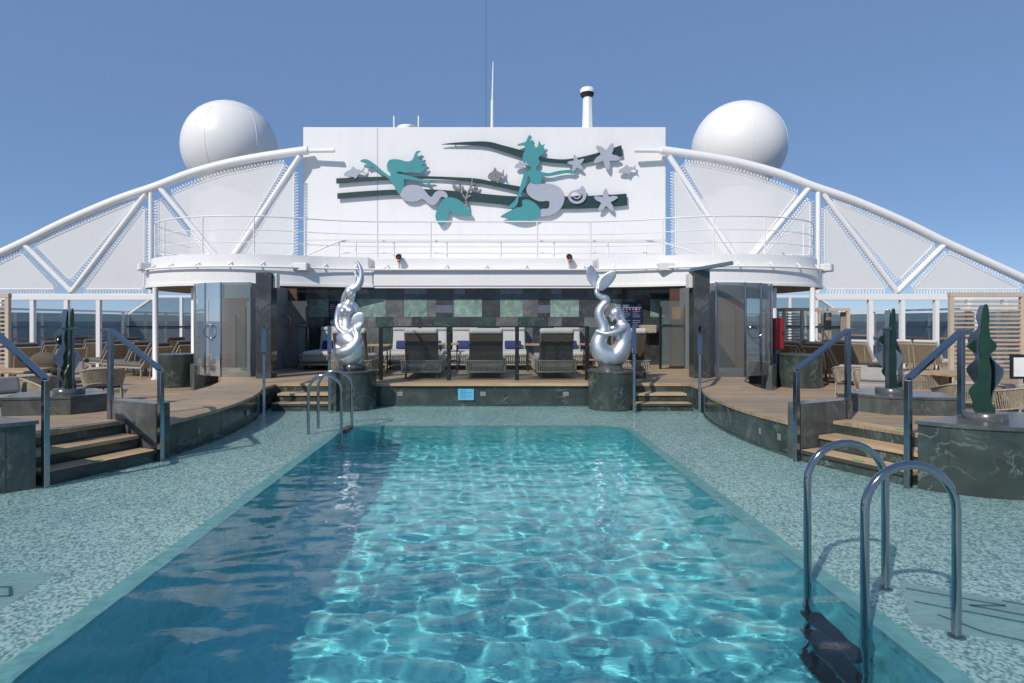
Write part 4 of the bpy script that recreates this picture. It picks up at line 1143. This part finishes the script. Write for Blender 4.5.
for g in range(9):
    a = g * 40; m.ball((A[0] + .13 * math.cos(R(a)), A[1] + .13 * math.sin(R(a)), .86), .15 + .04 * rr.random(), 12, (1, 1, .7))
m.ball((A[0], A[1], .93), .23, 16, (1, 1, .8))
fuse(m, 'rock', M['grey_marble'], t, .02, 3)

# ------------------------------------------------------------------ green leaf sculptures
def wavy(h, ws, n=5):
    """closed outline from half-widths up the height"""
    L = len(ws); r_ = [(w_[1], h * i / (L - 1)) for i, w_ in enumerate(ws)]; l_ = [(-w_[0], h * i / (L - 1)) for i, w_ in enumerate(ws)]
    pts = r_ + l_[::-1]
    return [(v.x, v.y) for v in cr([(a, b, 0) for a, b in pts], n, True)]
def sculpture(loc, label, rz):
    t = thing('leaf_sculpture', label, 'sculpture', loc, rz, 'green leaf sculptures')
    MB().lathe(0, 0, [(.20, 0), (.20, .075), (.19, .08)], 40).build('base_disc', M['grey_marble'], t, world=False)
    k = .00206
    G = [(45, 45), (60, 30), (75, 25), (38, 28), (38, 28), (22, 20), (30, 28), (26, 25), (20, 18), (16, 20), (5, 12)]
    B = [(20, 30), (20, 35), (25, 45), (70, 75), (96, 94), (50, 40), (78, 22), (86, 22), (36, 8), (46, 8), (28, 4)]
    E = [(8, 10), (8, 10), (60, 14), (14, 14), (10, 10), (16, 16), (92, 58), (20, 16), (6, 6)]
    for ws, h, y, rot, nm, mt, th in ((G, 1.15, -.05, 14, 'green_plate', 'sculpt', .014), (B, 1.14, .03, -24, 'mirror_plate', 'steel_rail', .009), (E, .94, .09, 22, 'green_plate', 'sculpt', .009)):
        m = MB().plate(wavy(h, [(p * k * .88, q * k * .88) for p, q in ws]), -th, th)
        m.xf(Matrix.Translation((0, y, .08)) @ Matrix.Rotation(R(rot), 4, 'Z')); m.build(nm, M[mt], t, world=False, bevel=.004)
    return t
sculpture((X(985, 6.49), 6.49, .74), 'nearest green leaf sculpture, on the curved pedestal at the right edge', R(-40))
sculpture((U(-5.6), 6.49, .74), 'green leaf sculpture on the curved pedestal at the left edge', R(40))
sculpture((X(891, 8.85), 8.85, ZD + .26), 'distant green leaf sculpture on the low plinth right of the pool, behind the near steps', R(-5))
sculpture((X(69, 8.75), 8.75, ZD + .26), 'distant green leaf sculpture on the low plinth left of the pool, behind the near steps', R(75))
# ------------------------------------------------------------------ glass rail in front of the loungers
Yg = 13.4; zt = Z(327.5, Yg)
t = thing('glass_railing', 'low glass railing with dark posts along the far edge of the pool deck', 'railing', (X(484, Yg), Yg, ZD))
gp = [381, 449, 517, 587]
for px in gp:
    x = X(px, Yg); MB().box(x - .045, x + .045, Yg - .03, Yg + .03, ZD, zt).build('post', M['dark_metal'], t, bevel=.005)
    m = MB()
    for k in range(4): m.tube([(x, Yg - .036, ZD + .15 + .3 * k), (x, Yg - .03, ZD + .15 + .3 * k)], .014, 8)
    m.build('bolts', M['steel_rail'], t)
for a, b in zip(gp, gp[1:]): MB().box(X(a, Yg) + .07, X(b, Yg) - .07, Yg - .006, Yg + .006, ZD + .06, zt - .02).build('glass_pane', M['pane'], t)
MB().box(X(gp[0], Yg) - .05, X(gp[-1], Yg) + .05, Yg - .02, Yg + .02, zt, zt + .03).build('top_rail', M['dark_metal'], t, bevel=.004)

# ------------------------------------------------------------------ loungers
def cushion(x0, x1, y0, y1, z0, z1, r=.04):
    return MB().box(x0, x1, y0, y1, z0, z1), r
def slope(x0, x1, p, q, th):
    """a slab from p=(y,z) to q=(y,z), thickness th, spanning x0..x1"""
    p, q = Vector(p), Vector(q); d = (q - p).normalized(); n = Vector((-d.y, d.x)) * th
    v = [p, q, q + n, p + n]
    m = MB(); m.add([(x, a.x, a.y) for x in (x0, x1) for a in v], [(0, 1, 2, 3), (7, 6, 5, 4), (0, 4, 5, 1), (1, 5, 6, 2), (2, 6, 7, 3), (3, 7, 4, 0)]); return m
def strands(m, pts0, pts1, r, n=5):
    for a, b in zip(pts0, pts1): m.tube([a, b], r, n, cap=False)
def make_lounger(cush, shell, pillow=None, raised=1.0, back_y=.0):
    """deep wicker lounger, its back rest at y = 0 and its foot end at y = +1.9"""
    t = thing('wicker_lounger', 'x', 'lounger', (0, 0, 0), 0, '')
    hw = .46
    MB().box(-hw + .04, hw - .04, .06, 1.9, .16, .22).build('base_frame', M['wicker_d'], t, world=False)
    m = MB()
    for x in [-hw + .018 + (2 * hw - .036) * i / 21 for i in range(22)]: m.tube([(x, .0, .40), (x * .96, .04, .14)], .013, 5, cap=False)
    for sx in (-1, 1):
        for k in range(26): m.tube([(sx * hw, .02 + k * .072, .40), (sx * hw * .96, .04 + k * .072, .14)], .013, 5, cap=False)
    for k in range(14): m.tube([(-hw + .06 + k * .06, 1.9, .40), (-hw + .06 + k * .06, 1.88, .14)], .013, 5, cap=False)
    m.build('wicker_basket', M['wicker_l'], t, world=False)
    m = MB()
    for z, g in ((.405, 0), (.15, .02)):
        q = [(-hw + g, g, z), (hw - g, g, z), (hw - g, 1.9, z), (-hw + g, 1.9, z), (-hw + g, g, z)]; m.tube(q, .022, 8)
    m.build('basket_rim', M['wicker_l'], t, world=False)
    for sx in (-1, 1):
        for y in (.08, 1.82): MB().box(sx * (hw - .1) - .02, sx * (hw - .1) + .02, y - .02, y + .02, 0, .16).build('leg', M['wicker_d'], t, world=False)
    MB().box(-hw + .06, hw - .06, .25, 1.87, .225, .50).build('seat_cushion', M[cush], t, bevel=.05, world=False, seg=3)
    # raised back rest: woven shell with a rolled cushion on its top
    slope(-.36, .36, (.20, .42), (-.0, 1.02), .03).build('back_shell', M[shell], t, world=False)
    m = MB()
    for i in range(24): x = -.35 + .70 * i / 23; m.tube([(x, .195, .42), (x, -.012, 1.03)], .008, 5, cap=False)
    for sx in (-1, 1): m.tube([(sx * .37, .20, .40), (sx * .37, -.01, 1.08)], .02, 8)
    m.tube([(-.37, -.01, 1.06), (.37, -.01, 1.06)], .02, 8)
    m.build('back_strands', M['wicker'], t, world=False)
    slope(-.375, .375, (.36, .46), (.14, 1.10), .15).build('back_cushion', M[cush], t, bevel=.05, world=False, seg=3)
    MB().box(-.385, .385, -.07, .20, 1.02, 1.155).build('head_roll', M['cush_r'], t, bevel=.06, world=False, seg=3)
    if pillow:
        slope(-.24, .24, (.56, .53), (.46, .76), .09).build('pillow', M[pillow], t, bevel=.035, world=False, seg=3)
    return t
# front row, seen from behind
pro = make_lounger('cush_g', 'wicker_d'); pro['group'] = 'dark wicker loungers facing away from the pool'
fr = [(349, 'behind the seated mermaid statue, leftmost'), (421, 'left of the three between the statues'), (486, 'middle one of the three between the statues'), (557, 'right of the three between the statues'), (630, 'behind the tail hugging mermaid, rightmost')]
spread(pro, [('dark wicker lounger seen from behind, ' + s, (X(px, 13.7), 13.72, ZD), 0) for px, s in fr])
# back row, facing the pool, cream cushions and navy pillows
pro = make_lounger('cush_w', 'wicker_l', 'navy'); pro['group'] = 'cream loungers along the marble wall'
bk = [(404, 'first from the left'), (433, 'second from the left'), (465, 'third from the left'), (513, 'fourth from the left'), (569, 'fifth from the left'), (330, 'behind the seated mermaid statue')]
spread(pro, [('cream wicker lounger facing the pool by the marble wall, ' + s, (X(px, 17.4), 17.95, ZD), PI) for px, s in bk])
# little teak tables between them
def make_table(w_=.5, h=.42, top='table'):
    t = thing('side_table', 'x', 'side table', (0, 0, 0), 0, '')
    MB().box(-w_ / 2, w_ / 2, -w_ / 2, w_ / 2, h - .04, h).build('table_top', M[top], t, bevel=.008, world=False)
    for sx in (-1, 1):
        for sy in (-1, 1): MB().box(sx * (w_ / 2 - .05) - .015, sx * (w_ / 2 - .05) + .015, sy * (w_ / 2 - .05) - .015, sy * (w_ / 2 - .05) + .015, 0, h - .041).build('leg', M['dark_metal'], t, world=False)
    MB().box(-w_ / 2 + .07, w_ / 2 - .07, -w_ / 2 + .07, w_ / 2 - .07, h * .4, h * .4 + .02).build('shelf', M[top], t, world=False)
    return t
pro = make_table(.55, .72); pro['group'] = 'small teak tables by the loungers'
spread(pro, [('small teak topped table between loungers, ' + s, (X(px, Y), Y, ZD), 0) for px, Y, s in ((380, 15.4, 'right beside the seated mermaid statue'), (449, 16.2, 'near the second rail post'), (536, 15.8, 'between the middle and right loungers'), (591, 15.9, 'just left of the mermaid hugging her tail'))])

# ------------------------------------------------------------------ rope armchairs on the outer deck
def make_chair():
    t = thing('rope_armchair', 'x', 'armchair', (0, 0, 0), 0, '')
    hw = .36
    def rim(z, g, y0=-.34): 
        return [Vector((-hw - g, y0, z - .07)), Vector((-hw - g, .10, z)), Vector((-hw * .8 - g * .8, .32 + g, z + .06)), Vector((0, .40 + g, z + .09)), Vector((hw * .8 + g * .8, .32 + g, z + .06)), Vector((hw + g, .10, z)), Vector((hw + g, y0, z - .07))]
    up = cr(rim(.64, .04), 7); lo = cr(rim(.34, -.03), 7)
    m = MB(); m.tube(up, .016, 8); m.tube(lo, .014, 8); m.build('frame', M['wicker_l'], t, world=False)
    m = MB()
    for i in range(0, len(up)): m.tube([up[i], lo[i]], .009, 5, cap=False)
    for i in range(len(up) - 1): m.tube([(up[i] + up[i + 1]) / 2, (lo[i] + lo[i + 1]) / 2], .009, 5, cap=False)
    m.build('rope_back', M['wicker_l'], t, world=False)
    MB().box(-.31, .31, -.36, .30, .34, .47).build('seat_cushion', M['cush_g'], t, bevel=.04, world=False, seg=3)
    slope(-.27, .27, (.20, .46), (.30, .73), .10).build('back_cushion', M['cush_g'], t, bevel=.04, world=False, seg=3)
    for sx in (-1, 1):
        for y, o in ((-.32, -.02), (.28, .03)): MB().tube([(sx * .32, y, .36), (sx * .35, y + o, 0)], [.018, .013], 8).build('leg', M['wicker_l'], t, world=False)
    MB().box(-.32, .32, -.35, .30, .31, .339).build('seat_base', M['wicker_d'], t, world=False)
    return t
pro = make_chair(); pro['group'] = 'rope armchairs on the outer deck'
chairs = [(103, 12.6, -150, 'left deck, the one nearest the steps'), (70, 13.6, 35, 'left deck, behind the leaf sculpture'), (38, 11.0, -155, 'left deck, behind the low plinth'), (6, 10.0, 60, 'left deck, cut by the edge of the picture'), (52, 15.2, 20, 'left deck, farthest from the pool'),
          (853, 13.2, 150, 'right deck, farthest left of its set'), (876, 12.0, -30, 'right deck, by a low table'), (922, 11.3, 140, 'right deck, between the two leaf sculptures'), (968, 9.7, 160, 'right deck, just left of the nearest sculpture'), (1012, 9.4, -160, 'right deck, just right of the nearest sculpture')]
spread(pro, [('grey cushioned rope armchair on the ' + s, (X(px, Y), Y, ZO), R(rz)) for px, Y, rz, s in chairs])
pro = make_table(.62, .46); pro['group'] = 'low teak tables among the armchairs'; pro['category'] = 'low table'
spread(pro, [('low teak table ' + s, (X(px, Y), Y, ZO), R(20)) for px, Y, s in ((88, 14.2, 'among the rope armchairs on the left deck'), (866, 12.8, 'between two rope armchairs on the right deck'), (898, 10.9, 'behind the distant leaf sculpture on the right'))])
pro = make_table(.95, .76); pro['group'] = 'dining tables on the outer deck'; pro['category'] = 'dining table'
spread(pro, [('teak dining table ' + s, (X(px, Y), Y, ZO), R(8)) for px, Y, s in ((950, 11.0, 'beside the nearest leaf sculpture on the right'), (12, 11.6, 'at the left edge of the picture'))])

# ------------------------------------------------------------------ low sun loungers on the outer deck
def make_sunbed(cush, frame, back=.62):
    t = thing('sun_lounger', 'x', 'sun lounger', (0, 0, 0), 0, '')
    MB().box(-.36, .36, 0, 1.35, .26, .31).build('frame', M[frame], t, bevel=.006, world=False)
    MB().box(-.34, .34, 0.02, 1.33, .312, .42).build('mattress', M[cush], t, bevel=.04, world=False, seg=3)
    slope(-.36, .36, (0.0, .28), (-.48, .28 + back), -.035).build('back_frame', M[frame], t, world=False)
    slope(-.34, .34, (-.03, .33), (-.50, .32 + back), -.11).xf(Matrix.Translation((0, .10, .06))).build('back_mattress', M[cush], t, bevel=.04, world=False, seg=3)
    MB().tube([(-.30, -.44, .28 + back * .9), (-.30, -.30, .02)], .016, 6).build('back_strut', M[frame], t, world=False)
    MB().tube([(.30, -.44, .28 + back * .9), (.30, -.30, .02)], .016, 6).build('back_strut', M[frame], t, world=False)
    for sx in (-1, 1):
        for y in (.06, 1.28): MB().box(sx * .31 - .02, sx * .31 + .02, y - .02, y + .02, 0, .26).build('leg', M[frame], t, world=False)
    m = slope(-.25, .25, (-.10, .52), (-.30, .80), .07).xf(Matrix.Translation((0, .12, .02))); m.build('head_pillow', M['cush_w' if cush == 'cush_w' else 'cush_g'], t, bevel=.03, world=False, seg=3)
    return t
pro = make_sunbed('cush_m', 'wicker_l'); pro['group'] = 'grey sun loungers on the left outer deck'
spots = [(137, 19.5, 62, 'just left of the slim white column'), (152, 18.4, 66, 'right behind the round planter'), (180, 20.0, 64, 'beside the glass lobby'), (112, 20.5, 62, 'third from the lobby'), (90, 22, 60, 'behind the leaf sculpture'), (50, 20, 60, 'left of the white post'), (20, 18.2, 60, 'near the left slatted screen'), (64, 17.4, 58, 'in front of the others'), (172, 24.5, 60, 'far row, past the planter'), (128, 24.5, 60, 'far row, left of the slim column'), (75, 25, 60, 'far row behind the leaf sculpture')]
spread(pro, [('grey raised sun lounger on the left deck, ' + s, (X(px, Y), Y, ZO), R(rz)) for px, Y, rz, s in spots])
pro = make_sunbed('cush_d', 'wicker_d', .72); pro['group'] = 'charcoal sun loungers on the right outer deck'
spread(pro, [('charcoal raised sun lounger on the right deck, ' + s, (X(px, Y), Y, ZO), R(rz)) for px, Y, rz, s in [(800, 17.2, -72, 'behind the round planter by the red cabinet'), (826, 16.3, -70, 'nearest one, right of the slim column'), (846, 17.8, -66, 'just beyond the nearest one')]])
pro = make_sunbed('cush_w', 'wicker_l', .66); pro['group'] = 'cream sun loungers on the right outer deck'
spread(pro, [('cream raised sun lounger on the right deck, ' + s, (X(px, Y), Y, ZO), R(rz)) for px, Y, rz, s in [(812, 20.5, -60, 'inside the beige cabana'), (838, 20.2, -60, 'in front of the beige cabana'), (862, 20.0, -60, 'right of the cabana beside the white post'), (905, 20.2, -60, 'seen between the two leaf sculptures'), (930, 19.6, -60, 'seen over the right handrail'), (972, 19, -60, 'behind the slatted screen on the right')]])

# ------------------------------------------------------------------ cabanas and slatted screens
def slat_screen(x0, x1, Y, z0, z1, n, label, group, depth=.0, side=1):
    t = thing('slatted_cabana' if depth else 'slatted_screen', label, 'cabana' if depth else 'screen', ((x0 + x1) / 2, Y, ZO), 0, group)
    for x in (x0, x1):
        for y in ((Y, Y + depth) if depth else (Y,)): MB().box(x - .045, x + .045, y - .045, y + .045, ZO, z1).build('post', M['beige'], t, bevel=.006)
    for y in ((Y, Y + depth) if depth else (Y,)): MB().box(x0 - .05, x1 + .05, y - .055, y + .055, z1 + .001, z1 + .11).build('top_beam', M['beige'], t, bevel=.006)
    for x in ((x0, x1) if depth else ()): MB().box(x - .05, x + .05, Y + .06, Y + depth - .06, z1 + .002, z1 + .105).build('side_beam', M['beige'], t)
    m = MB()
    for k in range(n):
        z = z0 + (z1 - z0 - .06) * (k + .5) / n; m.box(x0 + .046, x1 - .046, Y - .02, Y + .015, z - .022, z + .022)
    m.build('slats', M['slat'], t)
    return t
slat_screen(X(951, 14.), X(1022, 14.), 14., Z(372, 14.), Z(297, 14.), 17, 'beige framed screen of horizontal wood slats at the right edge', 'slatted screens')
slat_screen(X(-52, 14.), X(8, 14.), 14., Z(372, 14.), Z(298, 14.), 17, 'beige framed screen of horizontal wood slats at the left edge', 'slatted screens')
t = slat_screen(X(784, 21.), X(802, 21.), 21., Z(352, 21.), Z(311, 21.), 14, 'beige cabana with a slatted side and taupe drapes beyond the red cabinet', None, 1.8)
xa, xb = X(802, 21.), X(848, 21.)
for x, y in ((xb, 21.), (xb, 22.8)): MB().box(x - .05, x + .05, y - .05, y + .05, ZO, Z(311, 21)).build('post', M['beige'], t, bevel=.006)
for y in (21., 22.8): MB().box(xa + .06, xb + .05, y - .055, y + .055, Z(311, 21) + .001, Z(311, 21) + .11).build('top_beam', M['beige'], t, bevel=.006)
def drape(xc, y, wd, z0, z1):
    m = MB(); k = 18; q = [(xc - wd / 2 + wd * i / k, y + .05 * math.sin(i * 1.9)) for i in range(k + 1)]
    m.add([(a, b, z) for z in (z0, z1) for a, b in q], [(i, i + 1, k + 2 + i, k + 1 + i) for i in range(k)], True); return m
drape(X(827, 22.7), 22.65, .30, ZO + .02, Z(312, 21)).build('drape', M['drape'], t)
drape(X(845, 21.1), 21.15, .26, ZO + .02, Z(312, 21)).build('drape', M['drape'], t)

# ------------------------------------------------------------------ red cabinet, menu stand
Yr = 15.6; x0, x1 = X(774.5, Yr), X(784, Yr)
t = thing('red_cabinet', 'tall red fire cabinet under the right bay roof', 'cabinet', ((x0 + x1) / 2, Yr, ZO))
MB().box(x0, x1, Yr, Yr + .3, Z(349.5, Yr), Z(318, Yr)).build('cabinet_box', M['red'], t, bevel=.012)
MB().box(x0 + .02, x1 - .02, Yr - .012, Yr - .001, Z(348, Yr), Z(319.5, Yr)).build('door', M['red'], t, bevel=.005)
MB().box(x1 - .05, x1 - .035, Yr - .035, Yr - .013, Z(335, Yr), Z(331, Yr)).build('handle', M['dark_metal'], t)
MB().box(x0 + .06, x1 - .06, Yr + .06, Yr + .24, ZO, Z(349.5, Yr) - .001).build('stand', M['greypaint'], t)
Ym = 9.3; x0, x1 = X(1011, Ym), X(1040, Ym)
t = thing('menu_stand', 'dark framed stand with a blank white card at the right edge', 'menu stand', ((x0 + x1) / 2, Ym, ZO))
MB().box(x0, x1, Ym, Ym + .03, Z(379, Ym), Z(354.5, Ym)).build('frame', M['black'], t, bevel=.005)
MB().box(x0 + .04, x1 - .04, Ym - .006, Ym - .001, Z(376.5, Ym), Z(357.5, Ym)).build('card', M['paper'], t)
MB().tube([((x0 + x1) / 2, Ym + .015, ZO + .02), ((x0 + x1) / 2, Ym + .015, Z(379, Ym))], .02, 8).build('pole', M['black'], t)
MB().lathe((x0 + x1) / 2, Ym + .015, [(.17, ZO), (.17, ZO + .02)], 24).build('foot', M['black'], t)
# dark rounded pod chair beside the left handrail
t = thing('pod_chair', 'dark rounded pod chair partly hidden by the left handrail', 'armchair', (X(40, 12.4), 12.4, ZO))
m = MB(); m.ball((X(40, 12.4), 12.4, ZO + .62), .40, 20, (1, .8, .42)); m.build('seat', M['wicker_d'], t)
m = MB().lathe(X(40, 12.4), 12.4, [(.26, ZO), (.2, ZO + .08), (.05, ZO + .12), (.05, ZO + .5)], 20); m.build('base', M['dark_metal'], t)
MB().ball((X(39, 12.4), 12.55, ZO + .82), .34, 20, (1, .35, .7)).build('backrest', M['wicker_d'], t)

# ------------------------------------------------------------------ windscreens along the ship's sides, and hull edge rails
for s in S:
    w_ = 'right' if s > 0 else 'left'
    t = thing('windscreen', 'long glass windscreen with white posts along the %s side of the ship' % w_, 'windscreen', (U(17.4, s), 30, ZO), 0, 'side windscreens')
    x = U(17.4, s); ys_ = [15.5 + 1.9 * k for k in range(16)]
    for y in ys_: MB().box(x - .05, x + .05, y - .05, y + .05, ZO, 2.2).build('post', M['white2'], t)
    for a, b in zip(ys_, ys_[1:]): MB().box(x - .006, x + .006, a + .055, b - .055, ZO + .15, 2.12).build('glass_pane', M['pane_w'], t)
    MB().box(x - .06, x + .06, ys_[0], ys_[-1], 2.202, 2.28).build('top_rail', M['white2'], t)
    MB().box(x - s * .1 - .03, x - s * .1 + .03, ys_[0], ys_[-1], 1.12, 1.17).build('hand_rail', M['table'], t)
    # taller screen across the deck behind the bay, with a sloping end
    Y = 29.; xa, xb = U(17.3, s), U(9.5, s)
    t = thing('wind_wall', 'taller glass screen across the %s outer deck behind the bay' % w_, 'windscreen', ((xa + xb) / 2, Y, ZO), 0, 'rear windscreens')
    zt2 = 2.95
    n = 6; xs_ = [xa + (xb - xa) * k / n for k in range(n + 1)]
    for k, x in enumerate(xs_): MB().box(x - .06, x + .06, Y - .05, Y + .05, ZO, 2.05 if k == 0 else zt2).build('post', M['white2'], t)
    for k in range(n):
        a, b = xs_[k], xs_[k + 1]; d = .07 * (1 if b > a else -1)
        za = 2.02 if k == 0 else zt2 - .04
        MB().plate([(a + d, ZO + .1), (b - d, ZO + .1), (b - d, zt2 - .04), (a + d, za)], Y - .006, Y + .006).build('glass_pane', M['pane_w'], t)
    MB().beam((xs_[0], Y, 2.1), (xs_[1], Y, zt2 + .03), .1, .08, up=(0, 0, 1)).build('top_rail', M['white2'], t)
    MB().box(min(xs_[1], xs_[-1]), max(xs_[1], xs_[-1]), Y - .05, Y + .05, zt2 + .002, zt2 + .09).build('top_rail', M['white2'], t)
    MB().box(min(xa, xb), max(xa, xb), Y - .09, Y - .055, 1.5, 1.56).build('hand_rail', M['dark_metal'], t)
